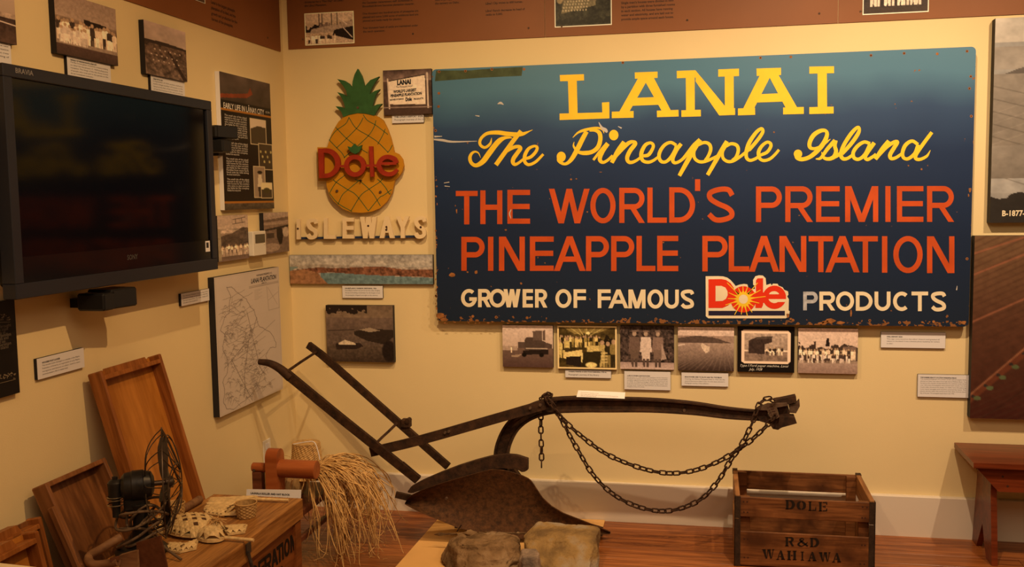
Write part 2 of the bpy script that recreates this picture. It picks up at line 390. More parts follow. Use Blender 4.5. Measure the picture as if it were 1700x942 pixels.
def put_text(mb, lines, org, u, size, width=None, mi=0, **k):
    """org: top-left 3D point, u: reading direction"""
    vs, fs = text_mesh(lines, size, width=width, **k); org = V(org); u = V(u)
    if len(vs): mb.add([org + u * float(a) + V((0, 0, 1)) * float(b) for a, b, _ in vs], fs, mi)

# ------------------------------------------------------------------ painted prints (ink stored per vertex)
class Pic:
    def __init__(s, w, h, c=(.5, .45, .4)):
        s.w, s.h = w, h; s.a = np.zeros((h, w, 3)) + np.array(c)
        s.X, s.Y = np.meshgrid((np.arange(w) + .5) / w, (np.arange(h) + .5) / h)
        s.r = np.random.RandomState(int(w * 31 + h))
    def mix(s, m, c): m = np.clip(m, 0, 1)[..., None]; s.a = s.a * (1 - m) + np.array(c) * m; return s
    def grad(s, y0, c0, y1, c1):
        t = np.clip((s.Y - y0) / (y1 - y0), 0, 1)[..., None]; g = np.array(c0) * (1 - t) + np.array(c1) * t
        k = ((s.Y >= y0) & (s.Y <= y1))[..., None]; s.a = np.where(k, g, s.a); return s
    def poly(s, pts, c, al=1.):
        ins = np.zeros_like(s.X, bool); n = len(pts)
        for i in range(n):
            (x1, y1), (x2, y2) = pts[i], pts[(i + 1) % n]
            cnd = (y1 > s.Y) != (y2 > s.Y)
            with np.errstate(divide='ignore', invalid='ignore'): xi = (x2 - x1) * (s.Y - y1) / (y2 - y1 + 1e-12) + x1
            ins ^= cnd & (s.X < xi)
        return s.mix(ins * al, c)
    def ell(s, cx, cy, rx, ry, c, al=1.):
        d = np.sqrt(((s.X - cx) / rx) ** 2 + ((s.Y - cy) / ry) ** 2); return s.mix((1.15 - d) * 5 * al, c)
    def line(s, pts, wd, c, al=1.):
        asp = s.w / s.h
        for (x1, y1), (x2, y2) in zip(pts, pts[1:]):
            dx, dy = (x2 - x1) * asp, y2 - y1; q = dx * dx + dy * dy + 1e-9
            t = np.clip((((s.X - x1) * asp) * dx + (s.Y - y1) * dy) / q, 0, 1)
            d = np.hypot((s.X - x1) * asp - t * dx, s.Y - y1 - t * dy); s.mix((wd / 2 - d) * s.h + .5 if al == 1 else ((wd / 2 - d) * s.h + .5).clip(0, 1) * al, c)
        return s
    def nz(s, f):
        g = s.r.rand(f + 2, int(f * s.w / s.h) + 3); yy = s.Y * f; xx = s.X * (g.shape[1] - 2)
        i = yy.astype(int); j = xx.astype(int); a = yy - i; b = xx - j
        a = a * a * (3 - 2 * a); b = b * b * (3 - 2 * b)
        return (g[i, j] * (1 - a) * (1 - b) + g[i + 1, j] * a * (1 - b) + g[i, j + 1] * (1 - a) * b + g[i + 1, j + 1] * a * b)
    def fr(s, f): return s.nz(f) * .5 + s.nz(int(f * 2.1)) * .3 + s.nz(int(f * 4.3)) * .2
    def noise(s, f, amp, y0=0, y1=1):
        k = ((s.Y >= y0) & (s.Y <= y1)); n = 1 + (s.fr(f) - .5) * 2.4 * amp * k; s.a = s.a * n[..., None]; return s
    def trees(s, y0, y1, c, f=14, x0=0, x1=1):
        n = s.fr(f); top = y0 + (y1 - y0) * 1.1 * n; return s.mix(((s.Y > top) & (s.Y < y1) & (s.X > x0) & (s.X < x1)) * 1., c)
    def people(s, x0, x1, yb, hgt, n, cl=((.7, .62, .5), (.6, .5, .4), (.08, .06, .05)), seed=1):
        r = random.Random(seed); asp = s.h / s.w
        for i in range(n):
            x = x0 + (x1 - x0) * (i + r.uniform(.2, .8)) / n; h = hgt * r.uniform(.88, 1.1); c = r.choice(cl); c2 = r.choice(cl)
            wd = h * .115 * asp
            s.poly([(x - wd * .5, yb - h * .84), (x + wd * .5, yb - h * .84), (x + wd * 1.1, yb - h * .76), (x + wd * 1.05, yb - h * .45), (x - wd * 1.05, yb - h * .45), (x - wd * 1.1, yb - h * .76)], c)
            s.poly([(x - wd * .9, yb - h * .47), (x + wd * .9, yb - h * .47), (x + wd * .8, yb), (x + wd * .2, yb), (x, yb - h * .3), (x - wd * .2, yb), (x - wd * .8, yb)], c2)
            s.ell(x, yb - h * .9, wd * .62, h * .085, (.38, .28, .2))
        return s
    def tone(s, k=1.35): s.a = .22 * (s.a / .22) ** k * 1.12; return s
    def hang(s, y1, c, f=12, x0=0, x1=1): return s.mix(((s.Y < y1 * 1.6 * s.fr(f)) & (s.X > x0) & (s.X < x1)) * 1., c)
    def border(s, t, c):
        asp = s.h / s.w; m = (s.X < t * asp) | (s.X > 1 - t * asp) | (s.Y < t) | (s.Y > 1 - t); return s.mix(m * 1., c)
name_tone = True
SK, MD, DK = (.58, .50, .45), (.25, .19, .16), (.035, .025, .022)
def print_grid(pic, TL, u, wd, ht):
    """returns a mesh of pic.w x pic.h cells, each vertex inked; TL top-left, u reading direction"""
    W_, H_ = pic.w, pic.h
    if pic.w < 180 and name_tone: pic.tone()
    xs = np.linspace(0, wd, W_); zs = np.linspace(0, ht, H_); gx, gz = np.meshgrid(xs, zs)
    u = np.array(u); co = np.zeros((H_, W_, 3)); co += np.array(TL); co += gx[..., None] * u; co[..., 2] -= gz
    me = bpy.data.meshes.new('print'); idx = np.arange(W_ * H_).reshape(H_, W_)
    q = np.stack([idx[:-1, :-1], idx[1:, :-1], idx[1:, 1:], idx[:-1, 1:]], -1).reshape(-1, 4)
    me.vertices.add(W_ * H_); me.vertices.foreach_set('co', co.reshape(-1))
    me.loops.add(q.size); me.loops.foreach_set('vertex_index', q.reshape(-1))
    me.polygons.add(len(q)); me.polygons.foreach_set('loop_start', np.arange(len(q)) * 4)
    me.update(calc_edges=True)
    at = me.color_attributes.new('ink', 'FLOAT_COLOR', 'POINT')
    rgba = np.concatenate([np.clip(pic.a, 0, 1), np.ones((H_, W_, 1))], -1)
    at.data.foreach_set('color', rgba.reshape(-1).astype(np.float32)); me.materials.append(M_print); return me
def rect(wall, pts, off):
    """pts: (TL, TR, BR, BL) or (x0, y0, x1, y1) in the photograph; returns a0, a1, z0, z1 on the wall's plane"""
    if not isinstance(pts[0], (tuple, list)):
        x0, y0, x1, y1 = pts; pts = ((x0, y0), (x1, y0), (x1, y1), (x0, y1))
    f = (lambda p: B(p[0], p[1], -off)) if wall == 'b' else (lambda p: L(p[0], p[1], off))
    P = [f(p) for p in pts]; ax = 0 if wall == 'b' else 1
    return (P[0][ax] + P[3][ax]) / 2, (P[1][ax] + P[2][ax]) / 2, (P[2][2] + P[3][2]) / 2, (P[0][2] + P[1][2]) / 2
def panel(wall, pts, name, label, cat, pic=None, off=.022, thick=None, edge=None, front=None, group=None, ext=None):
    """a mounted board on a wall: thing > mount board, print. Returns thing and a function (s, t) -> 3D on its face"""
    a0, a1, z0, z1 = rect(wall, pts, off); th = thick if thick else off - .001
    if ext: a0 += ext[0]; a1 += ext[1]; z0 += ext[2]; z1 += ext[3]
    if wall == 'b':
        t = thing(name, label, cat, ((a0 + a1) / 2, 0, z0), group=group)
        part(t, 'mount_board', MB().box((a0, -off, z0), (a1, -off + th, z1)), edge or M_edge); u = (1, 0, 0)
        P = lambda s, q, e=.0006: V((a0 + (a1 - a0) * s, -off - e, z1 - (z1 - z0) * q))
    else:
        t = thing(name, label, cat, (0, (a0 + a1) / 2, z0), group=group)
        part(t, 'mount_board', MB().box((off - th, a0, z0), (off, a1, z1)), edge or M_edge); u = (0, 1, 0)
        P = lambda s, q, e=.0006: V((off + e, a0 + (a1 - a0) * s, z1 - (z1 - z0) * q))
    if pic is not None:
        me = print_grid(pic, tuple(P(0, 0, .0003)), u, a1 - a0, z1 - z0)
        o = bpy.data.objects.new('print', me); COL.objects.link(o); o.parent = t
        me.transform(Matrix.Translation(-V(t.location)))
    elif front is not None:
        part(t, 'front_sheet', MB().face([P(0, 0, .0003), P(1, 0, .0003), P(1, 1, .0003), P(0, 1, .0003)]), front)
    return t, P, V(u), (a1 - a0, z1 - z0)
def plaque(wall, pts, label, head, body, mat=None, off=.012, m=(.07, .12), hs=1., name='caption_plaque', fill=.8):
    t, P, u, (wd, ht) = panel(wall, pts, name, label, 'label', off=off, edge=M_edge, front=M_foam)
    mb = MB(); n = len(body) + (1 if head else 0)
    lh = ht * fill / max(n, 1); q = m[1]
    if head:
        put_text(mb, [head], P(m[0], q), u, lh * .72 * hs, bold=.0003); q += lh / ht
    for k, b in enumerate(body):
        full = k < len(body) - 1
        put_text(mb, [b], P(m[0], q), u, lh * .72, width=(wd * (1 - 2 * m[0]) if full else None)); q += lh / ht
    if n: part(t, 'lettering', mb, M_ink, kind='stuff')
    return t
# ------------------------------------------------------------------ banners above
def banner(wall, pts, label, rows, pic=None, picpts=None):
    a0, a1, z0, z1 = pts
    t = thing('text_banner', label, 'banner', (((a0 + a1) / 2, 0, z0) if wall == 'b' else (0, (a0 + a1) / 2, z0)), group=None)
    th = .006
    if wall == 'b': part(t, 'banner_sheet', MB().box((a0, -th, z0), (a1, -.0005, z1)), M_brown)
    else: part(t, 'banner_sheet', MB().box((.0005, a0, z0), (th, a1, z1)), M_brown)
    mb = MB()
    for (px, py), lines, hpx in rows:
        org = B(px, py, -th - .0006) if wall == 'b' else L(px, py, th + .0006)
        put_text(mb, lines, org, (1, 0, 0) if wall == 'b' else (0, 1, 0), hpx, lh=1.27, bold=.0004)
    if rows: part(t, 'lettering', mb, M_textbrown, kind='stuff')
    mb = MB()
    for q in (.06, .5, .94):
        s = a0 + (a1 - a0) * q; c = (s, -th, z0 + .045) if wall == 'b' else (th, s, z0 + .045)
        mb.lathe([(0, -.002 if wall == 'b' else .002), (.0045, -.002 if wall == 'b' else .002), (.005, 0)], c, 'y' if wall == 'b' else 'x', 10)
    part(t, 'screw', mb, M_ironpale)
    return t
def banner_pic(t, wall, pts, pic, th=.0075):
    a0, a1, z0, z1 = rect(wall, pts, th); u = (1, 0, 0) if wall == 'b' else (0, 1, 0)
    TL = (a0, -th, z1) if wall == 'b' else (th, a0, z1)
    me = print_grid(pic, TL, u, a1 - a0, z1 - z0); o = bpy.data.objects.new('print', me); COL.objects.link(o); o.parent = t
    me.transform(Matrix.Translation(-V(t.location)))
s1 = B(905, 50)[0]; s2 = B(1391, 30)[0]; zb = (B(700, 72)[2] + B(1200, 46)[2] + B(1600, 30)[2]) / 3; zt = zb + .62
xl = B(479, 60)[0]
t = banner('b', (xl, s1 - .001, zb, zt), 'brown banner with small ship photo, right of the room corner along the top', [
    ((505, -4), ['green Lāna‘i Plantation to invite', 'dignitaries for a “Plan Day” on Lāna‘i', 'the Lāna‘i Plantation.'], .0135),
    ((601, -3), ['grants of Chinese, Filipino, and Korean, and', 'the Caucasian management staff. Englishman R.', 'Bloomfield-Brown becomes plantation manager.', '', 'One thousand two hundred acres of pineapples are', 'planted and some 3,000 acres of additional land are', 'plowed and made ready for planting.', '', 'Four thousand head of cattle are maintained under', 'the ranch operation.'], .0135),
    ((722, -2), ['tons of pineapple are sent to', 'the cannery on Oahu.'], .0135),
    ((806, 4), ['Lāna‘i City grows to 600 homes.', '', 'Lāna‘i Ranch decreases its head of', 'cattle to 3,000.'], .0135)])
p = Pic(84, 58, (.45, .36, .28)); p.grad(0, (.52, .42, .34), .3, (.50, .41, .33)).trees(.18, .6, DK, 9, 0, .35).trees(.2, .5, MD, 12, .3, 1)
p.poly([(.15, .5), (.95, .3), (1, .45), (.6, .6), (.1, .65)], (.36, .29, .24)).poly([(.6, .55), (1, .45), (1, .9), (.55, .75)], DK)
p.poly([(0, .75), (.6, .72), (1, .9), (1, 1), (0, 1)], (.45, .36, .29))
for x in (.3, .36, .55, .66): p.line([(x, .05), (x, .4)], .025, DK)
p.line([(.7, .2), (.85, .4)], .02, SK).line([(.78, .5), (.95, .8)], .02, SK).people(.02, .62, .95, .28, 12, seed=4).noise(26, .3).border(.03, (.70, .62, .48))
banner_pic(t, 'b', ((505, 24), (587, 16.5), (588.5, 70.5), (507, 77)), p)
t = banner('b', (s1 + .001, s2 - .001, zb, zt), 'brown banner with aerial town photo, in the middle of the top row', [
    ((1031, 3), ['Single men’s houses were divided in two', 'by a partition with three furnished rooms', 'in each section. All houses have running', 'water and electricity, and are laid out to', 'provide ample space around each house.'], .0145)])
p = Pic(96, 90, (.05, .05, .035)); p.noise(14, .8).poly([(.22, .1), (.75, .1), (.72, .62), (.12, .75)], (.20, .18, .12))
for i in range(9):
    for j in range(10): p.ell(.26 + .05 * i - .012 * j, .2 + .055 * j, .012, .014, (.42, .38, .28))
p.trees(.72, .95, (.03, .03, .02), 18).ell(.1, .5, .05, .06, (.3, .25, .16)).noise(30, .4).border(.025, (.78, .70, .55))
banner_pic(t, 'b', ((920, -45), (1015, -48), (1016, 41), (921, 46)), p)
t = banner('b', (s2 + .001, B(2050, 10)[0], zb, zt), 'brown banner with portrait of people in white, at the right end of the top row', [])
p = Pic(110, 70, (.05, .035, .03)); p.noise(12, .5).people(.1, .9, .82, .75, 8, ((.62, .55, .48), (.55, .48, .42), (.5, .42, .36)), seed=6).poly([(0, .84), (1, .84), (1, 1), (0, 1)], (.06, .04, .03)).noise(26, .25).border(.03, (.78, .70, .55))
banner_pic(t, 'b', ((1432, -48), (1542, -52), (1543, 20), (1433, 24.5)), p)
zl = (L(464, 86)[2] + L(300, 31)[2]) / 2; y1 = L(463.5, 60)[1]; y0 = L(150, -20)[1]
t = banner('l', (y0 - .9, y1, zl, zl + .62), 'brown banner on the side wall running up to the room corner', [
    ((350, 0), ['Lanai is the largest pineapple', 'plantation of its kind, and the', 'growth and production for the', 'harvest of the pineapples.'], .0185)])
banner_pic(t, 'l', ((262, -60), (339, -38), (341, 4), (264, -20)), Pic(40, 30, (.10, .07, .05)).noise(9, .6).people(.1, .9, .9, .6, 5).border(.05, (.78, .7, .55)))

# ------------------------------------------------------------------ the big painted sign
SY = .052
sa0, sa1, sz0, sz1 = rect('b', ((717.5, 113.3), (1621.5, 79.5), (1607, 543), (726, 533)), SY)
scx = (sa0 + sa1) / 2
sign = thing('painted_sign', 'large blue plantation sign with yellow, orange and cream lettering', 'sign', (scx, -.03, sz0))
def rc(r, w, h, n=5):
    out = []
    for cx, cy, a in ((w - r, r, -90), (w - r, h - r, 0), (r, h - r, 90), (r, r, 180)):
        out += [(cx + r * math.cos(math.radians(a + 90 * i / n)), cy + r * math.sin(math.radians(a + 90 * i / n))) for i in range(n + 1)]
    return out
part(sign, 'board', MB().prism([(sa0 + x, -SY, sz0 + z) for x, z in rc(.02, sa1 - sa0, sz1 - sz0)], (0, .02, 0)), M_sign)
mb = MB()
for x in (sa0 + .35, sa1 - .35): mb.box((x - .03, -SY + .02, sz0 + .1), (x + .03, 0, sz1 - .1))
part(sign, 'batten', mb, M_dtrayrim)
def SP(x, y, e=None): return B(x, y, -SY - (.0004 + .00003 * LAYER[0] if e is None else e))
def crop(ox, oy, sc): return lambda x, y: SP(ox + x / sc, oy + y / sc)
# slab serif title
TL_ = []
def nl(mb): part(sign, 'letter', mb, M_yellow); return MB()
mb = MB(); c4 = crop(700, 80, 3.5417); c5 = crop(1160, 70, 3.148)
def pl(mb, pts, f): bump_layer(); mb.face([f(*p) for p in pts])
pl(mb, [(812, 158), (954, 153), (955, 190), (912, 192), (917, 382), (866, 384), (860, 194), (814, 195)], c4)
pl(mb, [(811, 385), (1062, 378), (1060, 320), (1103, 317), (1104, 413), (811, 423)], c4)
mb = nl(mb)
pl(mb, [(1253, 143), (1387, 138), (1387, 175), (1254, 180)], c4)
pl(mb, [(1272, 178), (1326, 178), (1318, 203), (1222, 372), (1162, 374)], c4); pl(mb, [(1318, 203), (1322, 176), (1366, 176), (1464, 364), (1411, 368)], c4)
pl(mb, [(1266, 292), (1366, 288), (1392, 333), (1238, 339)], c4); pl(mb, [(1118, 374), (1246, 370), (1246, 409), (1118, 412)], c4); pl(mb, [(1383, 368), (1510, 363), (1511, 402), (1384, 406)], c4)
f = SP; mb = nl(mb)
pl(mb, [(1123.5, 117.8), (1154.8, 116.7), (1155, 128.7), (1123.7, 130)], f); pl(mb, [(1138.5, 129), (1153.2, 128), (1153.5, 183), (1139, 183.4)], f)
pl(mb, [(1131.2, 183.3), (1163.4, 182.3), (1163.6, 193.3), (1131.3, 194.2)], f)
pl(mb, [(1154.6, 116.7), (1154.8, 135.4), (1194, 191.8), (1220.4, 190.9), (1212, 190), (1203.4, 176)], f)
pl(mb, [(1192.4, 115.3), (1226.8, 114), (1226.8, 126.3), (1192.4, 127.5)], f); pl(mb, [(1203.2, 127), (1218, 126.4), (1218.4, 180), (1203.4, 180)], f)
pl(mb, [(1205, 180), (1220.3, 179.6), (1220.4, 190.9), (1194, 191.8)], f)
mb = nl(mb)
pl(mb, [(302, 138), (430, 134), (430, 172), (303, 177)], c5); pl(mb, [(318, 176), (372, 174), (371, 186), (290, 345), (232, 347)], c5)
pl(mb, [(371, 186), (372, 174), (417, 172), (514, 341), (454, 343)], c5); pl(mb, [(322, 272), (418, 268), (438, 311), (299, 316)], c5)
pl(mb, [(205, 347), (294, 343), (295, 380), (205, 383)], c5); pl(mb, [(441, 342), (549, 339), (549, 375), (441, 378)], c5)
mb = nl(mb)
pl(mb, [(578, 128), (707, 126), (707, 162), (578, 165)], c5); pl(mb, [(621, 163), (669, 162), (671, 340), (622, 341)], c5); pl(mb, [(578, 340), (705, 337), (705, 373), (578, 376)], c5)
nl(mb)
# brush script
mb = MB(); mb.lift = V((0, -.0004, 0))
def scr(strokes, ox, oy, sc):
    for s in strokes:
        bump_layer()
        mb.ribbon([(ox + x / sc, oy + y / sc, q / sc) for x, y, q in s], SP, n=7)
scr([[(435, 290, 6), (415, 370, 35), (345, 425, 38), (285, 400, 40), (268, 345, 42), (300, 280, 42), (380, 225, 48), (520, 214, 58), (650, 232, 62), (780, 242, 62), (870, 235, 50), (940, 208, 26), (1015, 175, 4)],
     [(725, 295, 8), (690, 285, 26), (620, 290, 45), (550, 325, 70), (480, 400, 75), (390, 520, 78), (310, 625, 72), (220, 678, 55), (155, 650, 50), (128, 580, 50), (150, 515, 40), (200, 485, 28), (250, 505, 18), (280, 570, 5)],
     [(850, 190, 58), (720, 360, 62), (495, 672, 62)],
     [(570, 560, 40), (640, 480, 50), (740, 425, 50), (815, 412, 48), (840, 440, 58), (800, 500, 58), (745, 580, 60), (735, 635, 56), (765, 665, 45), (820, 640, 38), (895, 580, 34)],
     [(905, 585, 40), (985, 560, 45), (1055, 490, 45), (1078, 430, 42), (1040, 405, 36), (960, 440, 45), (910, 520, 52), (897, 600, 48), (920, 650, 46), (970, 667, 42), (1060, 625, 40), (1165, 520, 36)]], 765, 195, 8.5)
part(sign, 'script_word', mb, M_yellow); mb = MB(); mb.lift = V((0, -.0004, 0))
scr([[(500, 200, 60), (440, 310, 66), (370, 450, 68), (295, 580, 60), (230, 645, 46), (170, 655, 40), (115, 610, 60), (120, 560, 70)],
     [(305, 285, 8), (380, 215, 28), (470, 180, 40), (600, 152, 34), (680, 152, 28), (730, 180, 22), (745, 225, 6)],
     [(540, 180, 40), (620, 182, 45), (680, 220, 58), (694, 310, 60), (660, 420, 62), (580, 485, 58), (480, 503, 60), (390, 490, 45), (330, 430, 32), (315, 390, 20), (325, 345, 6)],
     [(595, 602, 34), (690, 480, 40), (795, 365, 50)], [(800, 370, 58), (720, 490, 60), (686, 590, 58), (725, 635, 45), (790, 610, 40), (870, 540, 40)],
     [(1030, 345, 58), (940, 480, 66), (855, 640, 56)], [(880, 590, 40), (980, 470, 55), (1090, 365, 55), (1160, 345, 45), (1185, 375, 58), (1115, 470, 60), (1074, 560, 58), (1085, 620, 52), (1130, 636, 48), (1200, 610, 40), (1270, 560, 36)],
     [(1290, 545, 40), (1370, 530, 50), (1428, 450, 46), (1440, 390, 44), (1400, 360, 42), (1330, 390, 50), (1280, 480, 56), (1272, 560, 54), (1300, 615, 48), (1370, 633, 45), (1440, 610, 40), (1510, 560, 36)]], 915, 195, 8.5)
mb.ellipse(915 + 883 / 8.5, 195 + 250 / 8.5, 66 / 8.5, 74 / 8.5, SP); mb.ellipse(915 + 142 / 8.5, 195 + 556 / 8.5, 64 / 8.5, 72 / 8.5, SP)
scr([[(225, 375, 40), (150, 337, 42), (70, 370, 45), (10, 450, 48), (-8, 530, 48), (20, 590, 46), (80, 598, 42), (150, 540, 46), (210, 440, 48), (225, 375, 40)],
     [(290, 355, 50), (225, 440, 55), (178, 550, 50), (190, 605, 44), (240, 605, 40), (310, 560, 42), (380, 480, 50), (460, 380, 55), (545, 300, 56)],
     [(545, 300, 56), (470, 420, 62), (390, 560, 62), (265, 785, 50)],
     [(500, 375, 45), (600, 338, 42), (668, 362, 46), (687, 430, 46), (655, 520, 44), (610, 580, 36)],
     [(500, 375, 45), (462, 460, 42), (470, 545, 42), (525, 593, 42), (600, 595, 42), (700, 558, 40), (790, 510, 40), (840, 440, 45)],
     [(905, 320, 54), (830, 450, 60), (740, 610, 56), (645, 775, 50)],
     [(880, 395, 42), (845, 470, 40), (855, 550, 42), (915, 593, 42), (990, 585, 42), (1080, 530, 40), (1150, 475, 40), (1230, 410, 45)],
     [(880, 395, 40), (960, 355, 42), (1035, 375, 46), (1058, 440, 46), (1030, 530, 44), (975, 580, 36)],
     [(1200, 440, 50), (1280, 350, 48), (1350, 260, 48), (1388, 190, 44), (1368, 152, 42), (1300, 200, 48), (1210, 330, 54), (1167, 450, 50), (1168, 540, 46), (1215, 578, 42), (1290, 555, 40), (1350, 510, 40)],
     [(1350, 510, 40), (1440, 470, 44), (1492, 400, 44), (1490, 350, 42), (1440, 335, 40), (1370, 390, 46), (1330, 470, 50), (1345, 550, 44), (1400, 580, 42), (1480, 560, 40), (1550, 500, 38), (1605, 435, 36)]], 1095, 195, 8.095)
part(sign, 'script_word', mb, M_yellow); mb = MB(); mb.lift = V((0, -.0004, 0))
scr([[(150, 400, 70), (160, 440, 50), (210, 455, 44), (290, 430, 45), (370, 365, 50), (440, 280, 50), (477, 190, 42), (460, 145, 36), (400, 148, 44), (330, 195, 48), (290, 270, 46), (292, 325, 40), (335, 340, 32), (400, 320, 30), (460, 278, 26), (515, 235, 5)],
     [(355, 452, 12), (410, 440, 32), (480, 345, 40), (565, 250, 46)], [(572, 250, 42), (562, 310, 40), (575, 370, 44), (550, 430, 46), (490, 452, 38), (440, 435, 32), (418, 375, 6)], [(520, 450, 34), (580, 420, 38), (640, 380, 40)],
     [(640, 395, 40), (740, 285, 42), (812, 180, 42), (828, 125, 32), (805, 110, 34), (740, 175, 42), (660, 300, 42), (627, 400, 42), (650, 448, 40), (700, 445, 34), (760, 405, 32)],
     [(945, 285, 36), (880, 268, 36), (810, 310, 40), (762, 380, 40), (772, 440, 38), (825, 453, 36), (890, 400, 38), (945, 285, 36)], [(990, 275, 44), (920, 375, 42), (892, 430, 40), (915, 458, 36), (970, 430, 34), (1010, 400, 34)],
     [(1148, 255, 44), (1080, 345, 54), (1002, 455, 40)], [(1020, 430, 40), (1120, 325, 40), (1200, 272, 40), (1240, 270, 42), (1205, 330, 44), (1162, 405, 44), (1172, 446, 38), (1220, 440, 34), (1290, 395, 32)],
     [(1465, 295, 36), (1400, 257, 36), (1330, 300, 42), (1297, 380, 40), (1308, 438, 36), (1360, 448, 36), (1430, 390, 38), (1465, 295, 36)], [(1615, 162, 38), (1520, 290, 40), (1445, 400, 42), (1442, 448, 38), (1490, 455, 34), (1560, 420, 28), (1600, 355, 4)]], 1300, 195, 6.538)
mb.ellipse(1300 + 162 / 6.538, 195 + 397 / 6.538, 46 / 6.538, 47 / 6.538, SP)
part(sign, 'script_word', mb, M_yellow)
# plain capitals: strokes in picture units, y downwards
def glyph(mb, ch, x0, x1, yt, yb, t, to3, d=None):
    W_, H_ = x1 - x0, yb - yt; h = t / 2
    def para(xa, ya, xb, yb_, w_): 
        bump_layer()
        pts = [to3(xa - w_ / 2, ya), to3(xa + w_ / 2, ya), to3(xb + w_ / 2, yb_), to3(xb - w_ / 2, yb_)]
        mb.prism(pts, d) if d is not None else mb.face(pts)
    def hb(xa, xb, y): 
        bump_layer()
        pts = [to3(xa, y - h), to3(xb, y - h), to3(xb, y + h), to3(xa, y + h)]
        mb.prism(pts, d) if d is not None else mb.face(pts)
    def rib(pts, closed=False, n=6): bump_layer(); mb.ribbon([(a, b, t) for a, b in pts], to3, d, n=n, closed=closed)
    def vs(x, ya=yt, yb_=yb): para(x, ya, x, yb_, t)
    def oval(a0, a1, cx, cy, rx, ry, n=22):
        bump_layer()
        mb.ribbon([(cx + rx * math.cos(math.radians(a0 + (a1 - a0) * i / n)), cy + ry * math.sin(math.radians(a0 + (a1 - a0) * i / n)), t) for i in range(n + 1)], to3, d, dense=False)
    ym = (yt + yb) / 2; L_, R_ = x0 + h, x1 - h
    if ch == 'T': hb(x0, x1, yt + h); vs((x0 + x1) / 2)
    elif ch == 'H': vs(L_); vs(R_); hb(x0, x1, ym)
    elif ch == 'E': vs(L_); hb(x0, x1, yt + h); hb(x0, x1 - .02 * W_, ym - .01 * H_); hb(x0, x1, yb - h)
    elif ch == 'F': vs(L_); hb(x0, x1, yt + h); hb(x0, x1, ym - .02 * H_)
    elif ch == 'L': vs(L_); hb(x0, x1, yb - h)
    elif ch == 'I': vs((x0 + x1) / 2)
    elif ch == 'N': vs(L_); vs(R_); para(L_ + h * .3, yt, R_ - h * .3, yb, t * 1.25)
    elif ch == 'M': vs(L_); vs(R_); xm = (x0 + x1) / 2; para(L_ + h * .3, yt, xm, yb, t * 1.15); para(R_ - h * .3, yt, xm, yb, t * 1.15)
    elif ch == 'W':
        a, b, c_ = x0 + .30 * W_, x0 + .5 * W_, x0 + .70 * W_
        para(L_, yt, a, yb, t * 1.08); para(b, yt, a, yb, t * 1.08); para(b, yt, c_, yb, t * 1.08); para(R_, yt, c_, yb, t * 1.08)
    elif ch == 'A': xm = (x0 + x1) / 2; para(xm, yt, L_, yb, t * 1.12); para(xm, yt, R_, yb, t * 1.12); hb(x0 + .25 * W_, x1 - .25 * W_, yt + .66 * H_)
    elif ch == 'Y': xm = (x0 + x1) / 2; para(L_, yt, xm, ym, t * 1.1); para(R_, yt, xm, ym, t * 1.1); vs(xm, ym - h * .4, yb)
    elif ch in 'PR':
        vs(L_); q = yt + (.53 if ch == 'P' else .54) * H_; r = (q - yt) / 2 - h * .5; cx = x1 - h - r * .95
        hb(x0, cx + .03 * W_, yt + h); hb(x0, cx + .03 * W_, q); oval(-90, 90, cx, (yt + h + q) / 2, r * .95, (q - yt - h) / 2)
        if ch == 'R': para(x0 + .50 * W_, q, R_, yb, t * 1.12)
    elif ch == 'D':
        vs(L_); r = (x1 - x0) * .52; cx = x1 - h - r; hb(x0, cx + .03 * W_, yt + h); hb(x0, cx + .03 * W_, yb - h); oval(-90, 90, cx, ym, r, H_ / 2 - h)
    elif ch == 'O': mb.ribbon([((x0 + x1) / 2 + (W_ / 2 - h) * math.cos(math.radians(a)), ym + (H_ / 2 - h * .9) * math.sin(math.radians(a)), t) for a in range(0, 360, 12)], to3, d, dense=False, closed=True)
    elif ch == 'U':
        r = W_ / 2 - h; vs(L_, yt, yb - r - h); vs(R_, yt, yb - r - h); oval(0, 180, (x0 + x1) / 2, yb - r - h, r, r)
    elif ch == 'C': oval(-48, -312, (x0 + x1) / 2, ym, W_ / 2 - h, H_ / 2 - h)
    elif ch == 'G': oval(-48, -360, (x0 + x1) / 2, ym, W_ / 2 - h, H_ / 2 - h); hb(x0 + .52 * W_, x1, ym + .06 * H_)
    elif ch == 'S':
        rib([(x1 - h * .8, yt + .24 * H_), (x1 - .22 * W_, yt + h * 1.1), (x0 + .45 * W_, yt + h), (x0 + h * 1.3, yt + .17 * H_), (x0 + h * 1.4, yt + .33 * H_), (x0 + .4 * W_, ym - .03 * H_), (x0 + .72 * W_, ym + .08 * H_),
             (R_ - h * .1, yb - .30 * H_), (R_ - h * .3, yb - .16 * H_), (x0 + .58 * W_, yb - h), (x0 + .3 * W_, yb - h * 1.1), (x0 + h * .8, yb - .23 * H_)])
    elif ch == "'": para((x0 + x1) / 2, yt, (x0 + x1) / 2, yb, t)
def row(mat, spec, t, yt, yb, ref):
    """spec: (char, x0, x1); yt / yb interpolated over x from the (x, y) pairs"""
    for ch, a, b in spec:
        xm = (a + b) / 2; A = np.interp(xm, [q[0] for q in yt], [q[1] for q in yt]); Z = np.interp(xm, [q[0] for q in yb], [q[1] for q in yb])
        if ch == "'": A, Z = 297.8, 317.2
        mb = MB(); glyph(mb, ch, a, b, A, Z, t, ref); part(sign, 'letter', mb, mat)
